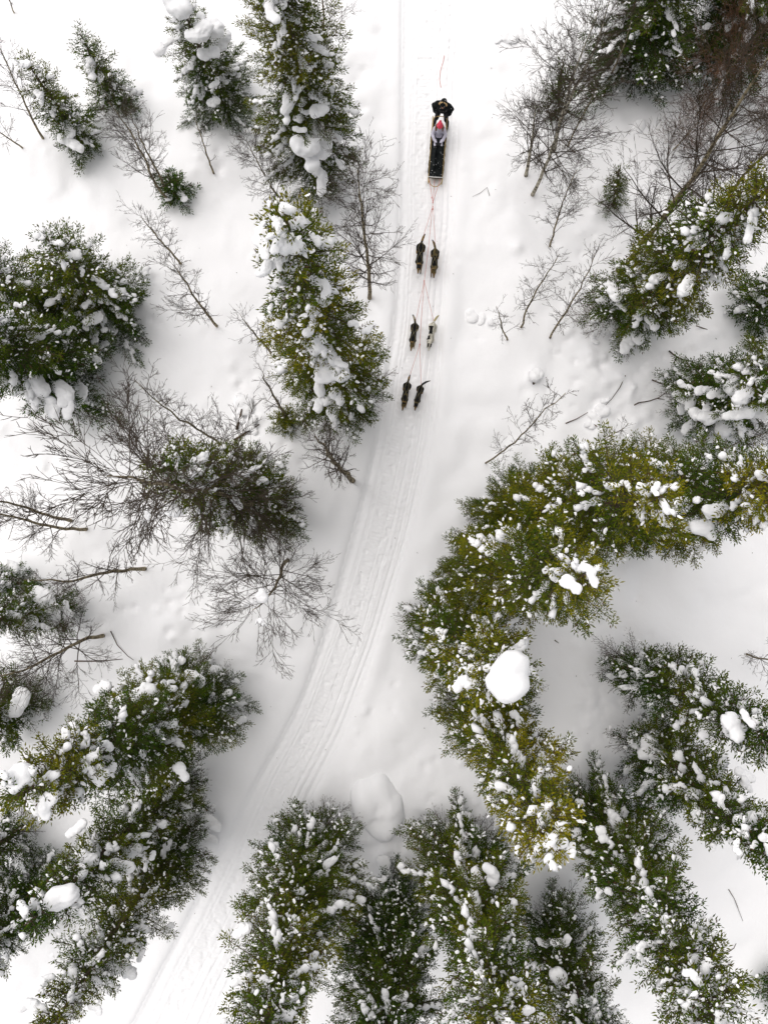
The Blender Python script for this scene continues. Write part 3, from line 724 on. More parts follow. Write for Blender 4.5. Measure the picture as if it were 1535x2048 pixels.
spruce((1090, 1830), (1265, 2300), 180, 'shorter dusky spruce with a bare twiggy skirt between two taller ones', [(1085, 1880, 30), (1120, 1878, 30), (1150, 1870, 18), (1115, 1950, 36), (1175, 2000, 26), (1090, 2010, 24), (1065, 2020, 20)], 32, dens=1.1, yellow=.2, snow=1.1, pw=.5, dead=.2, dark=.85)
spruce((1195, 1610), (1465, 2110), 210, 'frosted columnar spruce sprinkled evenly with snow grains',
       [(1205, 1645, 36), (1200, 1665, 26), (1245, 1650, 22), (1230, 1635, 20), (1312, 1738, 28), (1325, 1755, 28), (1300, 1765, 20), (1285, 1822, 20), (1280, 1892, 22), (1380, 1950, 36), (1408, 1968, 28), (1440, 1960, 16), (1440, 2030, 22), (1158, 1605, 16), (1195, 1780, 14), (1280, 1912, 16)],
       33, dens=1.2, yellow=.3, snow=1.6, pw=.42, dead=.12)
# the sunlit arc of spruces along the trail
spruce((1020, 1030), (1325, 992), 205, 'broad sunlit spruce with dark bald boughs and tall feathery edge along the clearing',
       [(1075, 975, 20), (1250, 972, 26), (1230, 970, 16), (1285, 980, 28), (1310, 978, 24), (1065, 1110, 18), (985, 1008, 13), (1160, 985, 14)], 34, dens=1.3, yellow=.6, snow=.7, pw=.36, skirt=1.1)
spruce((1240, 1005), (1620, 965), 210, 'golden green spruce with lumps of snow hanging over the open snowfield',
       [(1345, 1012, 50), (1298, 1035, 28), (1340, 1072, 24), (1380, 1050, 46), (1404, 1060, 44), (1425, 1018, 40), (1390, 1000, 15), (1405, 932, 24), (1450, 915, 32), (1525, 955, 38), (1448, 985, 15), (1490, 990, 16)], 35, dens=1.2, yellow=.7, snow=.8, pw=.5)
spruce((955, 1130), (1170, 1150), 195, 'sunlit spruce with a three-lobed snow pillow beside the trail',
       [(1175, 1148, 40), (1138, 1168, 36), (1122, 1160, 22), (1105, 1150, 22), (1112, 1192, 17), (1055, 1110, 20), (1090, 1140, 15), (1005, 1220, 15), (970, 1055, 12)], 36, dens=1.25, yellow=.55, snow=.9, pw=.36)
spruce((885, 1258), (1022, 1352), 190, 'spruce crowned by one huge smooth cap of snow',
       [(1012, 1352, 98), (930, 1368, 42), (915, 1362, 26), (880, 1265, 18), (945, 1312, 22), (940, 1335, 16), (870, 1300, 12)], 37, dens=1.25, yellow=.55, snow=1.5, pw=.33)
spruce((965, 1400), (1105, 1700), 185, 'bent golden spruce whose bare tip hangs over a burst of snow',
       [(1032, 1435, 32), (1055, 1505, 36), (1003, 1540, 26), (1095, 1515, 15), (1102, 1680, 28), (1090, 1640, 18), (1118, 1685, 26), (1118, 1605, 14), (1140, 1695, 20), (1170, 1705, 18)], 38, dens=1.25, yellow=.75, snow=.7, pw=.42)
# upper and middle flank
spruce((1232, 640), (1570, 350), 192, 'spruce with overlapping snow plates around its skirt beside two leaning birches',
       [(1495, 465, 40), (1415, 510, 14), (1310, 560, 27), (1350, 520, 12), (1370, 575, 36), (1320, 615, 24), (1365, 612, 22), (1320, 640, 24), (1225, 590, 27), (1250, 690, 32), (1185, 635, 20), (1270, 672, 36), (1220, 657, 32), (1240, 615, 20), (1300, 645, 32), (1195, 690, 22), (1280, 570, 22), (1205, 660, 20)],
       39, dens=1.15, yellow=.45, snow=1.1, pw=.45)
spruce((1500, 625), (1660, 520), 120, 'spruce peeking from behind a trampled snowbank', [(1510, 590, 26), (1495, 625, 16), (1522, 560, 16)], 40, yellow=.2, snow=.8, pw=.45)
spruce((1385, 812), (1650, 715), 190, 'low wide spruce with rings of snow on its tiers like a spiral',
       [(1437, 760, 22), (1460, 772, 34), (1480, 792, 38), (1430, 790, 30), (1400, 782, 28), (1380, 802, 32), (1392, 832, 32), (1422, 832, 42), (1442, 852, 42), (1380, 855, 32), (1472, 832, 42), (1510, 826, 42), (1366, 772, 26), (1370, 828, 22), (1420, 868, 42), (1500, 735, 22), (1355, 795, 24), (1362, 815, 22), (1455, 870, 30), (1408, 810, 28), (1490, 860, 26)],
       41, yellow=.3, snow=1.4, pw=.45)
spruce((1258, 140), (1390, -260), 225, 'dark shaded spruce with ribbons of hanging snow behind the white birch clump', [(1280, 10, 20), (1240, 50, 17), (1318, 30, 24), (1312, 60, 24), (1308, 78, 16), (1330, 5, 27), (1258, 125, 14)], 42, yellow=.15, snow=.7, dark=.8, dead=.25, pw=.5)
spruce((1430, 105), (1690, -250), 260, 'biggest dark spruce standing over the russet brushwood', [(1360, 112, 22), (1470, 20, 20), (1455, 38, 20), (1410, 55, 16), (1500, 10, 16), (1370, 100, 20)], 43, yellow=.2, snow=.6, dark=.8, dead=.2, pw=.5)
spruce((1108, 232), (1128, 120), 56, 'thin snowy spruce among the stems of the white birch clump', [(1105, 150, 26), (1100, 130, 18)], 44, yellow=.15, snow=.9, pw=.5)
spruce((1226, 412), (1240, 335), 46, 'small green spruce sapling alone near the leaning mossy birch', [], 45, yellow=.3, snow=.3, pw=.5)
spruce((575, 850), (566, 828), 50, 'tiny spruce sprig at the foot of a crooked birch sapling', [], 46, dens=1.2, yellow=.5, snow=.2, pw=.4)
spruce((1255, 1330), (1600, 1500), 150, 'dark spruce with a snowy nape across the snowfield from the snow-capped one',
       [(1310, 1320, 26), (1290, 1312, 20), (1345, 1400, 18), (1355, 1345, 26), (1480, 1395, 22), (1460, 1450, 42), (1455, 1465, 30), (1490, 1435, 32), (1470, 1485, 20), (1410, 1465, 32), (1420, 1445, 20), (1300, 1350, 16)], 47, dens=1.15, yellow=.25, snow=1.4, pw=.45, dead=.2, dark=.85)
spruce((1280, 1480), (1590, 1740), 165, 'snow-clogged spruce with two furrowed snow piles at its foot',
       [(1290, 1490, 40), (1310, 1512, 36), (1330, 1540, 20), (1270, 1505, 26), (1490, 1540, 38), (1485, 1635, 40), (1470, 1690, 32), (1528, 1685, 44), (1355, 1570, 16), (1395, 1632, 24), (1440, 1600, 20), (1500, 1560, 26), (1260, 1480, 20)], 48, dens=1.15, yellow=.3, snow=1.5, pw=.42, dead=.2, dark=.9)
spruce((1560, 1950), (1700, 2080), 110, 'spruce edge showing past the frosted columnar spruce', [], 49, yellow=.2, snow=.6)

# birches
birch((342, 408), (218, 205), 66, 'twin-stemmed bare birch fanning up from a spruce bush', 101, limbs=24, stems=[(338, 398, 262, 225, .9)])
birch((426, 345), (388, 236), 34, 'wispy crooked birch sapling between spruce and twin-stemmed birch', 102, limbs=10)
birch((86, 278), (-12, 70), 52, 'bare birch leaning past the narrow spruce', 103, limbs=20)
birch((46, 295), (-40, 232), 40, 'short bare birch next to another beside the narrow spruce', 104, limbs=12)
birch((28, 26), (10, -40), 22, 'little bare birch alone on the open slope', 105, limbs=8)
birch((362, 528), (282, 432), 44, 'slender birch sapling in the open snow, taller of the two in line', 106, limbs=18)
birch((434, 652), (345, 528), 54, 'slender birch sapling rising next to a snow-covered stone', 107, limbs=22)
birch((572, 412), (494, 282), 64, 'dense fan-shaped birch beside the tall spruce', 108, limbs=26)
birch((738, 596), (714, 335), 92, 'full bare birch reaching its twigs over the sled trail', 109, limbs=34)
birch((666, 190), (640, -90), 70, 'bare birch standing close against the tall spruce', 110, limbs=24)
birch((548, 712), (480, 628), 44, 'birch sapling half hidden by the pillow-strung spruce', 111, limbs=16)
birch((574, 842), (524, 742), 42, 'crooked birch sapling with a spruce sprig at its foot', 112, limbs=12)
birch((442, 892), (268, 758), 70, 'bare birch leaning over the snow hollow behind the spreading birch', 113, limbs=26, tr=.045)
birch((572, 1040), (215, 952), 168, 'big spreading birch with a wheel of bare boughs above a spruce', 114, limbs=46, tr=.10, up=.6, spread=1.0, start=.28, clumps=[(355, 1040, 26), (280, 1062, 20), (300, 1060, 18)], sub=1.0, tmin=.005)
birch((706, 962), (630, 872), 64, 'bare birch at the trail verge by the foot of the pillow-strung spruce', 115, limbs=26)
birch((172, 1058), (-70, 1018), 70, 'pair of bare birch stems lying out over the snow drift', 116, limbs=20, stems=[(140, 1042, -60, 1005, 1.0)])
birch((290, 1138), (50, 1160), 74, 'thin birch with pale speckled stem under the spreading birch', 117, limbs=22)
birch((206, 1272), (-40, 1362), 110, 'mossy thick-stemmed birch leaning past the low snowy spruce', 118, limbs=26, tr=.075)
birch((575, 1120), (505, 1220), 165, 'gnarled birch with snow lodged in its fork, limbs spread towards the trail', 119, limbs=24, tr=.07, up=.3, start=.3, clumps=[(520, 1190, 34), (500, 1210, 36), (525, 1228, 22), (568, 1150, 18), (505, 1255, 14)], tmin=.0052, sub=1.0)
birch((970, 926), (1130, 786), 52, 'lone wind-swept birch rising at the edge of the feathery spruce', 120, limbs=16, tr=.03, up=1.2)
birch((1016, 680), (992, 612), 34, 'short crooked shrub with few twigs behind a snow lump', 121, limbs=9, name='bare_shrub', cat='shrub', group=None)
birch((1042, 654), (1118, 508), 50, 'bare birch with a clean dark lower stem in the open snow', 122, limbs=17, tr=.04)
birch((1100, 676), (1188, 506), 52, 'forked bare birch beside the skirt of the snow-plated spruce', 123, limbs=22, tr=.04)
birch((1100, 492), (1154, 338), 52, 'straight bare birch sapling between the white birch clump and the forked birch', 124, limbs=22, tr=.035)
birch((1064, 388), (1196, 20), 110, 'white birch clump with pale stems spreading by the sled trail', 125, limbs=36, tr=.075, white=True, stems=[(1108, 300, 1225, -20, .95), (1052, 352, 1070, 205, .35)])
birch((1136, 292), (1192, 176), 40, 'thin dark birch stem right beside the white birch clump', 126, limbs=10)
birch((1208, 186), (1262, 40), 40, 'olive birch stem at the foot of the dark shaded spruce', 127, limbs=12, tr=.05)
birch((1236, 540), (1560, 70), 150, 'tall mossy birch leaning long over the russet brushwood', 128, limbs=34, tr=.12, up=.8)
birch((1325, 505), (1620, 225), 140, 'second tall mossy birch rising through the snow-plated spruce', 129, limbs=30, tr=.10, up=.8)
birch((1492, 1308), (1600, 1330), 60, 'bare birch reaching into the open snowfield', 130, limbs=14)
birch((1390, 235), (1490, 95), 120, 'russet dead brushwood tangled at the foot of the biggest dark spruce', 131, limbs=20, tr=.03, twig=M_TWIGR, name='russet_shrub', cat='shrub', group=None, start=.05, sub=1.0)
birch((1345, 300), (1395, 245), 60, 'small russet brush caught under the tall mossy birch', 132, limbs=30, tr=.02, twig=M_TWIGR, name='russet_shrub', cat='shrub', group=None, start=.05, sub=1.0)
birch((1510, 262), (1570, 215), 60, 'dark brown brush on the far side of the tall mossy birch', 133, limbs=30, tr=.02, twig=M_TWIGR, name='russet_shrub', cat='shrub', group=None, start=.05, sub=1.0)
birch((1440, 900), (1560, 850), 70, 'grey bare shrub between the ringed spruce and the golden green spruce', 134, limbs=22, tr=.02, name='bare_shrub', cat='shrub', group=None, start=.05)
birch((1206, 880), (1256, 846), 34, 'low branching twig shrub at the feathery edge of the broad spruce', 135, limbs=7, tr=.014, name='bare_shrub', cat='shrub', group=None)

# ------------------------------------------------------------------ snow heaps, stumps and sticks
def heap(label, px, py, size_px, seed, name='snow_mound', cap=True, flat=1.0, sticks=()):
    rnd = random.Random(seed); p = GP(px, py); root = empty(name, p); s = size_px * cam_depth(p) / FPX
    tag(root, label, 'snow mound')
    o = add_clump(root, p + np.array([0, 0, .05 * s]), s, rnd, cap=cap, name='snow_cap', flat=flat)
    o.rotation_euler = (0, 0, rnd.uniform(0, 6.28))
    for (ax, ay, bx, by, za, zb, rr) in sticks:
        a = GP(ax, ay) + np.array([0, 0, za]); b = GP(bx, by) + np.array([0, 0, zb])
        m = (a + b) / 2 + np.array([.03, .02, .02])
        obj('stick', polymesh('stick', [tube(np.array([a, m, b]) - p, [rr, rr * .8, rr * .5], 6)], M_BARK), root)
    return root, p, s
rt, p_, s_ = heap('smooth snow boulder rounded like a loaf at the trail bend', 757, 1612, 96, 1, flat=.62)
rt.children[0].scale = (1.95, 2.5, 2.2); rt.children[0].rotation_euler = (-.12, 0, .1); rt.children[0].location.z = -.30
r_, p_, s_ = heap('snow ball perched on a small stump in the open', 1068, 752, 30, 2, name='snowy_stump', cap=True, flat=1.3, sticks=[(1066, 768, 1068, 752, -.05, .3, .05)])
r_.children[0].location.z += .22
rt, p_, s_ = heap('snow-covered crossed logs with a dark gap between', 492, 812, 44, 3, name='snowy_log_pile', flat=1.0, sticks=[(474, 860, 486, 820, .08, .22, .05), (470, 880, 520, 850, .06, .12, .04)])
rn = random.Random(3)
for (x, y, s) in ((480, 838, 32), (500, 846, 38), (505, 860, 30), (484, 800, 30)):
    q = GP(x, y); add_clump(rt, q + np.array([0, 0, .12]), s * 24.5 / FPX, rn, name='snow_cap')
heap('snow-smothered shrub tip poking from the open slope', 318, 92, 44, 4, name='snowy_shrub', flat=.7, sticks=[(316, 102, 326, 96, .02, .16, .012), (322, 106, 332, 98, .02, .14, .01)])
heap('snow-covered stone beside the slender birch sapling', 352, 604, 32, 5, name='snowy_stone', flat=.8)
rt, p_, s_ = heap('line of snow lumps beside the short crooked shrub', 942, 634, 30, 6, flat=.6)
for (x, y, s) in ((962, 640, 24), (985, 646, 24)):
    q = GP(x, y); add_clump(rt, q + np.array([0, 0, .05]), s * 24.5 / FPX, rn, name='snow_cap', flat=.7)
rt, p_, s_ = heap('snow-laden twig pile near the white birch clump', 1018, 74, 40, 7, flat=.6)
for (x, y, s) in ((1000, 80, 30), (1040, 68, 34)):
    q = GP(x, y); add_clump(rt, q + np.array([0, 0, .05]), s * 25.5 / FPX, rn, name='snow_cap', flat=.7)
rt, p_, s_ = heap('snow-capped fallen stems crossing near the feathery spruce', 1202, 822, 36, 8, name='snowy_log_pile', flat=.9)
for (x, y, s) in ((1186, 838, 34), (1178, 852, 26), (1208, 802, 22)):
    q = GP(x, y); add_clump(rt, q + np.array([0, 0, .07]), s * 24.5 / FPX, rn, name='snow_cap', flat=.9)
heap('round snow lump at the foot of the mossy birches', 1275, 255, 34, 9, flat=.9)
heap('snow lump on brush beneath the mossy birch stem', 1385, 288, 40, 10, flat=.9)
heap('snow pad among the brush beside the mossy birch stem', 1402, 232, 36, 11, flat=.9)
heap('small snow lump under the gnarled birch', 430, 1218, 26, 12, flat=.8)

def stick(pts_px, label, r0, z=.03, seed=0, name='fallen_branch', forks=()):
    p = GP(*pts_px[0]); root = empty(name, p); tag(root, label, 'branch', 'sticks lying on the snow')
    def line(pp, ra):
        a = np.array([GP(*q) + np.array([0, 0, z + .02 * math.sin(i * 2.1)]) for i, q in enumerate(pp)])
        return tube(a - p, np.linspace(ra, ra * .4, len(a)), 6)
    obj('stem', polymesh('stem', [line(pts_px, r0)], M_BARK), root)
    for f in forks: obj('side_twig', polymesh('side_twig', [line(f, r0 * .6)], M_BARK), root)
stick([(1336, 702), (1350, 714), (1366, 720), (1379, 722)], 'curved stick with one side twig on the trampled snow', .030, forks=[[(1351, 715), (1347, 738), (1346, 762)]])
stick([(1390, 652), (1412, 660), (1424, 670), (1431, 679)], 'arched stick beside the skirt of the snow-plated spruce', .022)
stick([(1302, 760), (1320, 768), (1346, 781)], 'straight stick pointing at the ringed spruce', .024)
stick([(1255, 817), (1275, 806), (1298, 802), (1315, 796), (1332, 784)], 'long bent stick with a forked end beside the ringed spruce', .026, forks=[[(1312, 797), (1330, 800)]])
stick([(1249, 751), (1238, 775), (1222, 798), (1208, 812)], 'pale thin peeled stick between two spruces', .018)
stick([(1130, 847), (1152, 838), (1176, 824)], 'stick running out from the snow-capped fallen stems', .022)
stick([(150, 1322), (198, 1322), (246, 1318)], 'long straight dark stick lying beside the mossy thick birch', .025)
stick([(222, 1262), (236, 1290), (256, 1312), (268, 1320)], 'hooked dark twig by the mossy thick birch', .018)
stick([(1455, 1778), (1466, 1796), (1484, 1842)], 'thin twig standing alone in the shaded snow', .014, forks=[[(1468, 1800), (1474, 1815)]])
stick([(1430, 1910), (1452, 1904), (1466, 1896), (1470, 1886)], 'hooked twig near the frosted columnar spruce', .018)
stick([(978, 392), (973, 376), (960, 386), (944, 394)], 'tiny bent twig sticking from the open snow', .010)
stick([(1108, 1280), (1116, 1286)], 'small dark splinter on the open snow', .02)

# bark crumbs and needles scattered on the snow
r = np.random.RandomState(77); a0 = []; a1 = []
for k in range(170):
    q = GP(r.uniform(20, 1515), r.uniform(20, 2030)); an = r.uniform(0, 6.28); L = r.uniform(.015, .05)
    a0.append(q + np.array([0, 0, .022])); a1.append(q + np.array([math.cos(an) * L, math.sin(an) * L, .026]))
V, F = prisms(np.array(a0), np.array(a1), np.full(170, .009), np.full(170, .006), 3)
o = obj('needle_litter', mesh_np('needle_litter', V, F, [M_BARK])); o['kind'] = 'stuff'; tag(o, 'dark bark crumbs and needles scattered over the snow', 'litter')

# ------------------------------------------------------------------ sled team
def colmesh(name, V, F, colfn, mat):
    return mesh_np(name, V, F, [mat], col=colfn(V), smooth=True)
def dog(nose_px, rump_px, label, variant, phase, tail_bend, seed):
    """husky in a trot; local +x is forward"""
    zt = .52
    a = P(nose_px[0], nose_px[1], .55); b = P(rump_px[0], rump_px[1], .55)
    d = (a - b)[:2]; L = np.hypot(*d); sc = L / 1.10; ang = math.atan2(d[1], d[0]); c = (a + b)[:2] / 2 - d / L * .06 * sc
    gzv = trail_z(c[0], c[1])
    root = empty('sled_dog', (c[0], c[1], gzv), ang); tag(root, label, 'dog', 'huskies pulling the sled')
    root.scale = (sc, sc, sc)
    s = []
    s += chain([(-.40, 0, .50), (-.20, 0, .505), (.02, 0, .49), (.18, 0, .47)], [.105, .10, .12, .135])
    s += chain([(.18, 0, .49), (.26, 0, .53), (.36, 0, .60), (.45, 0, .64)], [.115, .098, .082, .076])
    s += [(.455, 0, .645, .085, .078, .07), (.43, .035, .66, .045), (.43, -.035, .66, .045)]
    s += chain([(.50, 0, .625), (.57, 0, .61), (.635, 0, .60)], [.05, .038, .026])
    for e in (-1, 1): s += chain([(.405, e * .048, .69), (.395, e * .058, .735), (.392, e * .062, .765)], [.030, .020, .010])
    s += chain([(-.46, 0, .54), (-.56, tail_bend * .3, .56), (-.66, tail_bend * .8, .60), (-.74, tail_bend * 1.5, .66)], [.038, .046, .044, .022])
    for e, f in ((1, phase), (-1, -phase)):
        s += chain([(.17, e * .075, .44), (.15 + .04 * f, e * .085, .29), (.20 + .13 * f, e * .082, .15), (.21 + .20 * f, e * .08, .035 + .03 * max(0, f)), (.245 + .20 * f, e * .08, .028 + .03 * max(0, f))], [.075, .045, .030, .026, .026])
        s += chain([(-.36, e * .07, .47), (-.26 - .05 * f, e * .095, .30), (-.44 - .08 * f, e * .09, .17), (-.40 - .16 * f, e * .088, .035), (-.365 - .16 * f, e * .088, .028)], [.10, .062, .032, .026, .027])
    V, F = blob('dog', s, .017, 2)
    rr = np.random.RandomState(seed)
    def colfn(v):
        n = vnoise(v[:, 0] * 9 + seed, v[:, 1] * 9 + v[:, 2] * 7, seed)
        dark = np.array([.010, .010, .010]); tan = np.array([.22, .14, .055]); cream = np.array([.50, .44, .31]); white = np.array([.60, .57, .48]); ol = np.array([.085, .065, .028])
        zc = v[:, 2] + n * .10
        c = np.tile(dark, (len(v), 1))
        if variant == 'white':
            c = np.tile(white, (len(v), 1))
            pat = (v[:, 0] < -.02) & (v[:, 0] > -.33) & (v[:, 1] + n * .06 < .02) | (v[:, 0] > .05) & (v[:, 0] < .2) & (v[:, 1] < -.02 + n * .05)
            c[pat & (zc > .47)] = dark
            c[(v[:, 0] > .38) & (v[:, 0] < .52) & (np.abs(v[:, 1]) > .022) & (v[:, 2] > .6)] = dark
            c[v[:, 0] < -.52] = np.array([.46, .40, .22])
        else:
            low = zc < .43; c[low] = tan if variant != 'grey' else cream
            c[(v[:, 0] > .40)] = ol if variant in ('olive', 'grey') else dark * 1.5
            c[(v[:, 0] > .50)] = tan * .8
            c[(v[:, 0] > .27) & (v[:, 0] < .345)] = tan * .75 if variant != 'black' else ol
            c[(v[:, 0] < -.53)] = tan if variant in ('tan', 'olive') else (cream * .7 if variant == 'grey' else dark * 2)
            c[(v[:, 0] < -.70)] = dark * 2 if variant != 'black' else ol
            if variant in ('olive', 'grey'):
                sel = (n > .26) & (v[:, 2] > .5); c[sel] = ol
        c[v[:, 0] > .642] = [.008, .008, .008]
        return c * (1 + .5 * n[:, None])
    obj('body', colmesh('body', V, F, colfn, M_FUR), root)
    for e in (-1, 1):
        Ve = ICO1[0] * .011 + np.array([.515, e * .036, .652]); obj('eye', polymesh('eye', [(Ve, ICO1[1])], M_BLACK), root)
    # X-back harness
    sm = M_STRAPD if variant == 'white' else M_STRAP
    ra = .0055
    ring = [(.29 + .02 * math.sin(q), .108 * math.cos(q), .545 + .108 * math.sin(q)) for q in np.linspace(0, 6.283, 17)]
    hp = [tube(ring, ra, 5)]
    for e in (-1, 1):
        hp.append(tube([(.28, e * .07, .635), (.14, e * .09, .60), (-.02, e * .03, .618), (-.14, -e * .05, .603), (-.27, -e * .085, .575), (-.40, -e * .06, .59), (-.50, 0, .575)], ra, 5))
    obj('harness', polymesh('harness', hp, sm), root)
    tip = Matrix.Translation(root.location) @ Matrix.Rotation(ang, 4, 'Z') @ Matrix.Scale(sc, 4) @ Vector((-.50, 0, .575))
    col = Matrix.Translation(root.location) @ Matrix.Rotation(ang, 4, 'Z') @ Matrix.Scale(sc, 4) @ Vector((.29, 0, .66))
    return np.array(tip), np.array(col)
T = []
T.append(dog((835.5, 545), (842.5, 483), 'black husky with rusty tail in the pair next to the sled', 'tan', .9, .06, 1))
T.append(dog((867, 553), (870.5, 494), 'black husky with tan face and hooked tail, harnessed beside the rusty-tailed one', 'olive', -.8, -.09, 2))
T.append(dog((821.5, 699), (830.5, 643), 'grey-brown husky with cream rump running beside the white dog', 'grey', .7, -.10, 3))
T.append(dog((857, 699), (867, 642), 'white husky with black saddle patches', 'white', -.6, .10, 4))
T.append(dog((804.5, 818.5), (815.5, 762), 'brown-headed husky in the lead pair', 'olive', .8, .02, 5))
T.append(dog((829.5, 818), (842, 768), 'all-dark husky in the lead pair with thick black tail swung aside', 'black', -.7, .22, 6))

def rope_obj(name, pts, rad, parent, mat=M_ROPE, sag=.03):
    pts = np.array(pts, float); out = []
    for i in range(len(pts) - 1):
        for t in np.linspace(0, 1, 8, endpoint=False):
            q = pts[i] * (1 - t) + pts[i + 1] * t; q[2] -= sag * math.sin(t * math.pi); out.append(q)
    out.append(pts[-1]); o0 = np.array(parent.location) if parent else 0
    return obj(name, polymesh(name, [tube(np.array(out) - o0, rad, 5)], mat), parent)
J0 = P(865, 405, .30); J1 = P(848, 562, .42); J2 = P(839, 689, .42)
SLN = P(868.5, 361, .22)
gl = empty('gangline', J0); tag(gl, 'red gangline with tug lines joining the dogs to the sled', 'rope')
rope_obj('main_line', [SLN, J0, P(857, 490, .36), J1, P(842, 640, .38), J2], .008, gl)
for k, j in ((0, P(865, 412, .32)), (1, P(865.5, 412, .32)), (2, J1), (3, J1), (4, J2), (5, J2)):
    rope_obj('tug_line', [j, T[k][0]], .007, gl, sag=.02)
for e in (-11, 11): rope_obj('bridle_line', [P(869 + e, 358, .25), J0], .008, gl, sag=.0)
for p in (J0, P(864.5, 418, .33), J1, J2, P(863, 395, .30)):
    obj('knot', polymesh('knot', [(ICO2[0] * np.array([.022, .035, .022]) + (p - J0), ICO2[1])], M_ROPE), gl)
tr_pts = [(881, 176), (878, 160), (880, 142), (886, 122), (888, 112)]
o = empty('trailing_rope', GP(*tr_pts[0])); tag(o, 'pale red rope end lying on the trail behind the musher', 'rope')
rope_obj('cord', [GP(*q) + np.array([0, 0, .035]) for q in tr_pts], .009, o, sag=0)

# sled: local +x forward (down the trail), built around its own base
rear = P(876.5, 272, 0); front = P(869, 369, 0)
dv = (front - rear)[:2]; sa = math.atan2(dv[1], dv[0]); SL = float(np.hypot(*dv))
sz = trail_z(*((rear + front)[:2] / 2))
sled = empty('dog_sled', (rear[0], rear[1], sz), sa); tag(sled, 'wooden dog sled with bent ash bow and black tarpaulin bag', 'sled')
hw = .25
print('sled length', SL)
for e in (-1, 1):
    pts = [(-.75, e * hw, .035), (-.2, e * hw, .03), (.8, e * hw, .03), (SL - .25, e * hw, .035), (SL - .08, e * hw * .98, .08), (SL + .04, e * hw * .95, .20), (SL - .02, e * hw * .95, .30)]
    obj('runner', polymesh('runner', [tube(pts, .015, 8)], M_WOOD), sled)
    for x, h in ((.08, .42), (.55, .36), (1.05, .30)):
        obj('stanchion', polymesh('stanchion', [tube([(x, e * hw, .03), (x + .02, e * hw * .98, h)], .012, 7)], M_WOOD), sled)
    obj('side_rail', polymesh('side_rail', [tube([(-.06, e * (hw - .01), .66), (.15, e * (hw - .005), .50), (.55, e * hw, .37), (1.05, e * hw, .31), (SL - .08, e * hw * .97, .30)], .011, 8)], M_WOOD), sled)
    obj('handle_post', polymesh('handle_post', [tube([(.10, e * hw, .03), (-.02, e * hw, .42), (-.10, e * (hw - .01), .66)], .017, 8)], M_WOOD), sled)
arch = [(-.10, -(hw - .01), .66), (-.13, -hw + .01, .80), (-.15, -hw + .035, .93), (-.16, -hw + .10, .985), (-.165, 0, .995), (-.16, hw - .10, .985), (-.15, hw - .035, .93), (-.13, hw - .01, .80), (-.10, hw - .01, .66)]
obj('handlebar', polymesh('handlebar', [tube(arch, .014, 9)], M_WOOD), sled)
bow = [(SL - .16, hw * 1.0 * math.cos(q), .31) if False else (SL - .16 + .36 * math.sin(q), hw * 1.02 * math.cos(q), .31) for q in np.linspace(0, math.pi, 17)]
obj('brush_bow', polymesh('brush_bow', [tube(bow, .014, 8)], M_WOOD), sled)
obj('cross_bar', polymesh('cross_bar', [tube([(SL - .14, -hw * 1.04, .325), (SL - .14, 0, .325), (SL - .14, hw * 1.04, .325)], .020, 8)], M_WHITEBAR), sled)
for k in range(5):
    y = -hw * .8 + k * hw * .4
    obj('slat', polymesh('slat', [box((SL * .5 - .03, y, .165), (SL * .9 - .1, .055, .014))], M_WOOD, smooth=False), sled)
for x in (.10, .57, 1.07):
    obj('cross_piece', polymesh('cross_piece', [tube([(x, -hw, .145), (x, hw, .145)], .013, 6)], M_WOOD), sled)
# tarpaulin bag: loft of soft-sided sections, with the passenger's knees and feet showing as folds
nx, ny = 44, 33; V = []
rr = np.random.RandomState(8)
for i in range(nx):
    s = i / (nx - 1); x = -.04 + s * (SL - .12)
    wv = hw * (.98 + .03 * math.sin(s * 9)) * (1 if s < .92 else 1 - (s - .92) * 1.2)
    top = .40 + .24 * max(0, .18 - s) / .18 - .04 * s
    for j in range(ny):
        u = -1 + 2 * j / (ny - 1)
        prof = max(0, 1 - abs(u) ** 7) ** .4
        y = u * wv; z = .19 + (top - .19) * prof
        legs = .085 * math.exp(-((abs(u) - .36) / .24) ** 2) * (1 if s < .78 else max(0, 1 - (s - .78) / .12)) * (s > .25) * min(1, (s - .25) / .12) if s > .25 else 0
        knee = .07 * math.exp(-((s - .52) / .10) ** 2) * math.exp(-((abs(u) - .36) / .28) ** 2)
        feet = .09 * math.exp(-((s - .80) / .05) ** 2) * math.exp(-((abs(u) - .32) / .25) ** 2)
        hollow = -.16 * (1 if s < .30 else max(0, 1 - (s - .30) / .08)) * max(0, 1 - abs(u / .80) ** 6)
        fold = .016 * math.sin(s * 41 + u * 5) * (1 - abs(u)) + .014 * math.sin(s * 67 - u * 9)
        V.append((x, y, z + (legs + knee + feet + hollow + fold) * prof))
V = np.array(V); V[:, 2] += .03 * fbm(V[:, 0] * 7, V[:, 1] * 7, 77, 2) * (V[:, 2] > .25); idx = np.arange(nx * ny).reshape(nx, ny)
F = [tuple(q) for q in np.stack([idx[:-1, :-1], idx[1:, :-1], idx[1:, 1:], idx[:-1, 1:]], -1).reshape(-1, 4)]
F.append(tuple(idx[0, :])); F.append(tuple(idx[-1, ::-1])); F.append(tuple(list(idx[:, 0])[::-1] )); F.append(tuple(list(idx[:, -1])))
bot = [(-.04, -hw * .98, .175), (SL - .17, -hw * .95, .175), (SL - .17, hw * .95, .175), (-.04, hw * .98, .175)]
obj('cargo_bag', polymesh('cargo_bag', [(V, F[:-4]), (np.array(bot), [(0, 3, 2, 1)])], M_TARP), sled)
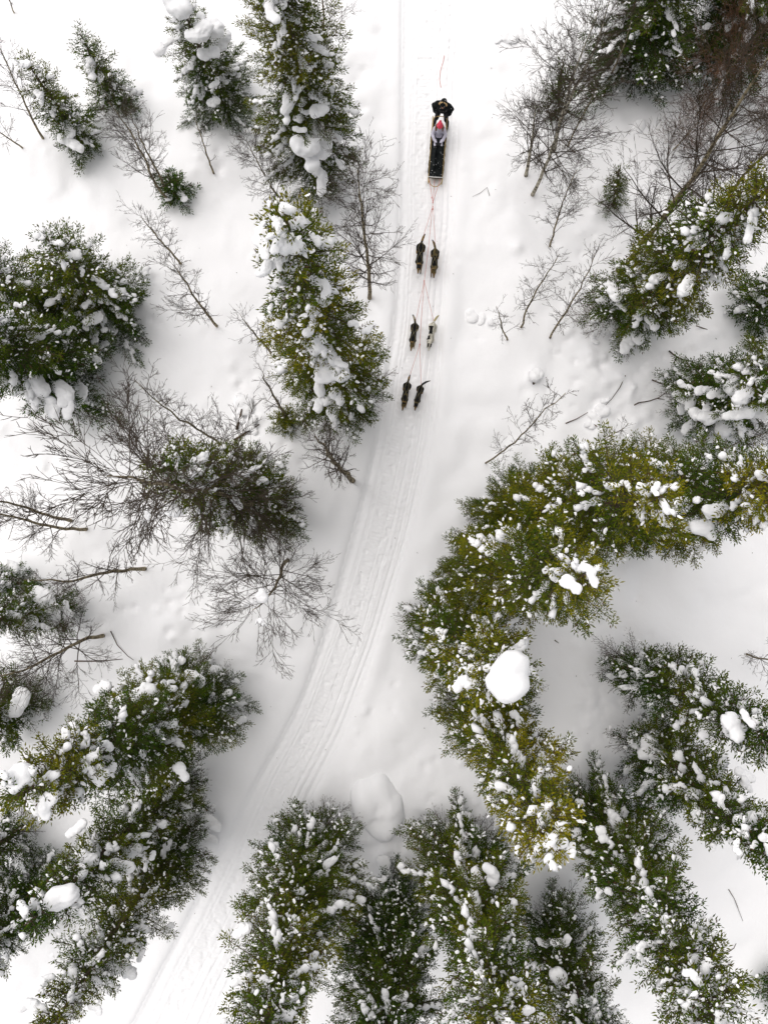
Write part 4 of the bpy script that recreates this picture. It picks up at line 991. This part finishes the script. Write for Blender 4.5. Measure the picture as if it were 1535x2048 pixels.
for e in (-1, 1):
    sp = [(-.12 + .30 * q, e * (hw + .028 + .012 * math.sin(q * 7)), .40 - .05 * q) for q in np.linspace(0, 5, 14)]
    sp = [(x, y, z) for x, y, z in sp if x < SL - .15]
    Vq = np.array([(x, y, z + d) for x, y, z in sp for d in (.0, -.22)]); n2 = len(sp)
    Fq = [(2 * i, 2 * i + 1, 2 * i + 3, 2 * i + 2) for i in range(n2 - 1)]
    Vq2 = Vq.copy(); Vq2[:, 1] -= e * .012
    obj('side_panel', polymesh('side_panel', [(Vq, Fq), (Vq2, [f[::-1] for f in Fq])], M_TARP), sled)

SM = Matrix.Translation(sled.location) @ Matrix.Rotation(sa, 4, 'Z')
def glove_hand(name, wrist, knuck, curl_dir, parent, side, mat, closed=1.0):
    """palm, four curled fingers of different length and a thumb"""
    w = np.array(wrist, float); k = np.array(knuck, float); f = norm((k - w)[None])[0]; c = np.array(curl_dir, float); c -= f * c.dot(f); c /= np.linalg.norm(c); s = np.cross(f, c) * side
    sp = chain([w - f * .03, w + f * .03, k], [.036, .038, .036])
    for i in range(4):
        o = k + s * (i - 1.5) * .022; L = [.070, .080, .075, .058][i]
        p1 = o + f * L * .45 + c * L * .15 * closed; p2 = p1 + (f * .25 + c) * L * .40 * closed + f * L * .3 * (1 - closed); p3 = p2 + (c - f * .5) * L * .35 * closed + f * L * .3 * (1 - closed)
        sp += chain([o, p1, p2, p3], [.0125, .0115, .0105, .0095])
    o = w + f * .03 + s * -.040
    sp += chain([w + f * .02, o, o + f * .035 - s * .012 + c * .02, o + f * .05 + c * .045], [.02, .016, .014, .011])
    V, F = blob('hand', sp, .0075, 1)
    me = mesh_np(name, V, F, [mat], smooth=True); return obj(name, me, parent)

# musher standing on the runners behind, leaning on the handlebar (sled axes, feet at x -0.42)
mu = empty('person', SM @ Vector((-.43, .05, .045)), sa - .16); tag(mu, 'musher in dusted black clothes with tan-trimmed hood leaning on the handlebar', 'person')
def L2(x, y, z): return np.array([x + .42, y, z - .045])
sp = []
for e in (-1, 1):
    yb = e * .17 + .02
    sp += chain([L2(-.42, e * .235, .10), L2(-.42, e * .22, .30), L2(-.36, e * .17, .52), L2(-.50, e * .115, .86)], [.062, .070, .082, .115])
    sp += chain([L2(-.46, e * .24, .085), L2(-.30, e * .25, .075)], [.05, .046])                      # boots
    sp += chain([L2(-.40, e * .20, 1.26), L2(-.42, e * .31, 1.10), L2(-.30, e * .255, .99), L2(-.21, e * .185, 1.02)], [.085, .074, .060, .046])
sp += chain([L2(-.50, 0, .88), L2(-.47, 0, 1.02), L2(-.42, 0, 1.18), L2(-.37, 0, 1.30)], [.155, .165, .175, .135])
sp += [(*L2(-.41, -.14, 1.24), .105, .105, .10), (*L2(-.41, .14, 1.24), .105, .105, .10)]
sp += chain([L2(-.36, 0, 1.36), L2(-.32, 0, 1.43), L2(-.28, .02, 1.50)], [.075, .075, .105])
sp += [(*L2(-.27, .02, 1.53), .115, .098, .115), (*L2(-.175, .02, 1.50), .030, .020, .022), (*L2(-.19, .02, 1.46), .05, .05, .05)]
V, F = blob('musher', sp, .020, 2)
def mcol(v):
    c = np.tile(np.array([.012, .014, .016]), (len(v), 1)); n = vnoise(v[:, 0] * 9, v[:, 1] * 9 + v[:, 2] * 5, 5)
    fx = v - L2(-.19, .02, 1.47)
    c[(v[:, 2] > 1.38) & (v[:, 0] > L2(-.20, 0, 0)[0]) & (np.abs(fx[:, 1]) < .075)] = [.45, .27, .19]
    c[v[:, 2] < .10] = [.03, .025, .02]
    return c * (1 + .5 * n[:, None])
me = colmesh('body', V, F, mcol, M_CLOTH); bo = obj('body', me, mu)
# quilted black jacket shell, dusted with flakes
sp = chain([L2(-.50, 0, .90), L2(-.47, 0, 1.03), L2(-.42, 0, 1.18), L2(-.385, 0, 1.28)], [.172, .182, .190, .150])
for e in (-1, 1):
    sp += [(*L2(-.41, e * .14, 1.24), .122, .122, .115)]
    sp += chain([L2(-.40, e * .20, 1.26), L2(-.42, e * .31, 1.10), L2(-.30, e * .255, .99)], [.102, .092, .074])
V, F = blob('jacket', sp, .022, 2)
V += .022 * (vnoise(V[:, 0] * 11, V[:, 1] * 11 + V[:, 2] * 9, 3))[:, None] * norm(V - np.array([0, 0, 1.1]))
obj('jacket', mesh_np('jacket', V, F, [M_TARP], smooth=True), mu)
V, F = blob('hood', [(*L2(-.275, .02, 1.555), .14, .125, .125), (*L2(-.38, .02, 1.50), .10, .11, .10), (*L2(-.46, .02, 1.44), .07, .08, .06), (*L2(-.38, 0, 1.37), .12, .14, .07)], .018, 2)
hood = obj('hood', mesh_np('hood', V, F, [M_TARP], smooth=True), mu)
tp = [L2(-.185 - .02 * abs(math.cos(q)) - .05 * math.sin(q), .02 + .125 * math.cos(q), 1.52 + .115 * math.sin(q)) for q in np.linspace(.25, math.pi - .25, 19)]
obj('fur_trim', polymesh('fur_trim', [tube(tp, .034 + .006 * np.random.RandomState(4).randn(19), 8)], M_TRIM), mu)
for e in (-1, 1):
    glove_hand('glove', L2(-.225, e * .185, 1.03), L2(-.155, e * .165, 1.025), (.2, 0, -1), mu, e, M_GLOVE)

# passenger sitting in the bag
pa = empty('person', SM @ Vector((.20, 0, .20)), sa); tag(pa, 'passenger in pale lilac jacket and pink knitted hat sitting in the sled', 'person')
def L3(x, y, z): return np.array([x - .20, y, z - .20])
sp = chain([L3(.14, 0, .32), L3(.10, 0, .48), L3(.09, 0, .64), L3(.11, 0, .74)], [.155, .145, .15, .10])
for e in (-1, 1):
    sp += chain([L3(.10, e * .15, .70), L3(.20, e * .225, .53), L3(.36, e * .165, .47), L3(.47, e * .08, .47)], [.078, .066, .056, .044])
    sp += chain([L3(.16, e * .09, .30), L3(.50, e * .10, .36), L3(.80, e * .09, .29), L3(1.10, e * .085, .27), L3(1.18, e * .085, .33)], [.10, .085, .060, .05, .045])
sp += chain([L3(.11, 0, .76), L3(.125, 0, .86)], [.062, .07])
sp += [(*L3(.135, 0, .93), .098, .080, .112), (*L3(.232, 0, .91), .020, .014, .02), (*L3(.20, 0, .875), .035, .04, .035), (*L3(.14, .08, .92), .02, .015, .03), (*L3(.14, -.08, .92), .02, .015, .03)]
V, F = blob('passenger', sp, .018, 2)
def pcol(v):
    c = np.tile(np.array([.60, .58, .68]), (len(v), 1)); n = vnoise(v[:, 0] * 12, v[:, 1] * 12 + v[:, 2] * 8, 15)
    c[(v[:, 2] < L3(0, 0, .415)[2])] = [.02, .022, .026]
    c[v[:, 2] > L3(0, 0, .80)[2]] = [.50, .32, .24]
    return c * (1 + .25 * n[:, None])
obj('body', colmesh('body', V, F, pcol, M_CLOTH), pa)
V, F = blob('hat', [(*L3(.125, 0, .985), .108, .092, .085), (*L3(.11, 0, 1.02), .09, .08, .075)], .014, 2)
hat = obj('hat', mesh_np('hat', V, F, [M_HAT], smooth=True), pa)
Vb = ICO2[0] * (1 + .12 * np.random.RandomState(2).randn(len(ICO2[0]), 1)) * .038 + L3(.055, 0, 1.085); obj('pompom', polymesh('pompom', [(Vb, ICO2[1])], M_HAT), hat)
ring = [L3(.13 + .106 * math.cos(q), .092 * math.sin(q), .955) for q in np.linspace(0, 6.283, 21)]
obj('brim', polymesh('brim', [tube(ring, .020, 7)], M_HAT), hat)
sp = []
for e in (-1, 1):
    sp += chain([L3(.10, e * .075, .95), L3(.085, e * .105, .84), L3(.12, e * .125, .76), L3(.17, e * .12, .70)], [.035, .045, .045, .028])
sp += chain([L3(.045, 0, .93), L3(.02, 0, .84), L3(-.02, 0, .74)], [.06, .07, .06])
V, F = blob('hair', sp, .014, 2)
V += .014 * vnoise(V[:, 0] * 40, V[:, 1] * 40, 3)[:, None]
obj('hair', mesh_np('hair', V, F, [M_HAIR], smooth=True), pa)
for e in (-1, 1):
    glove_hand('glove', L3(.48, e * .078, .47), L3(.55, e * .045, .465), (0, 0, -1), pa, e, M_GLOVE, .8)
for e in (-1, 1):
    obj('eye', polymesh('eye', [(ICO1[0] * .010 + L3(.222, e * .032, .935), ICO1[1])], M_BLACK), pa)
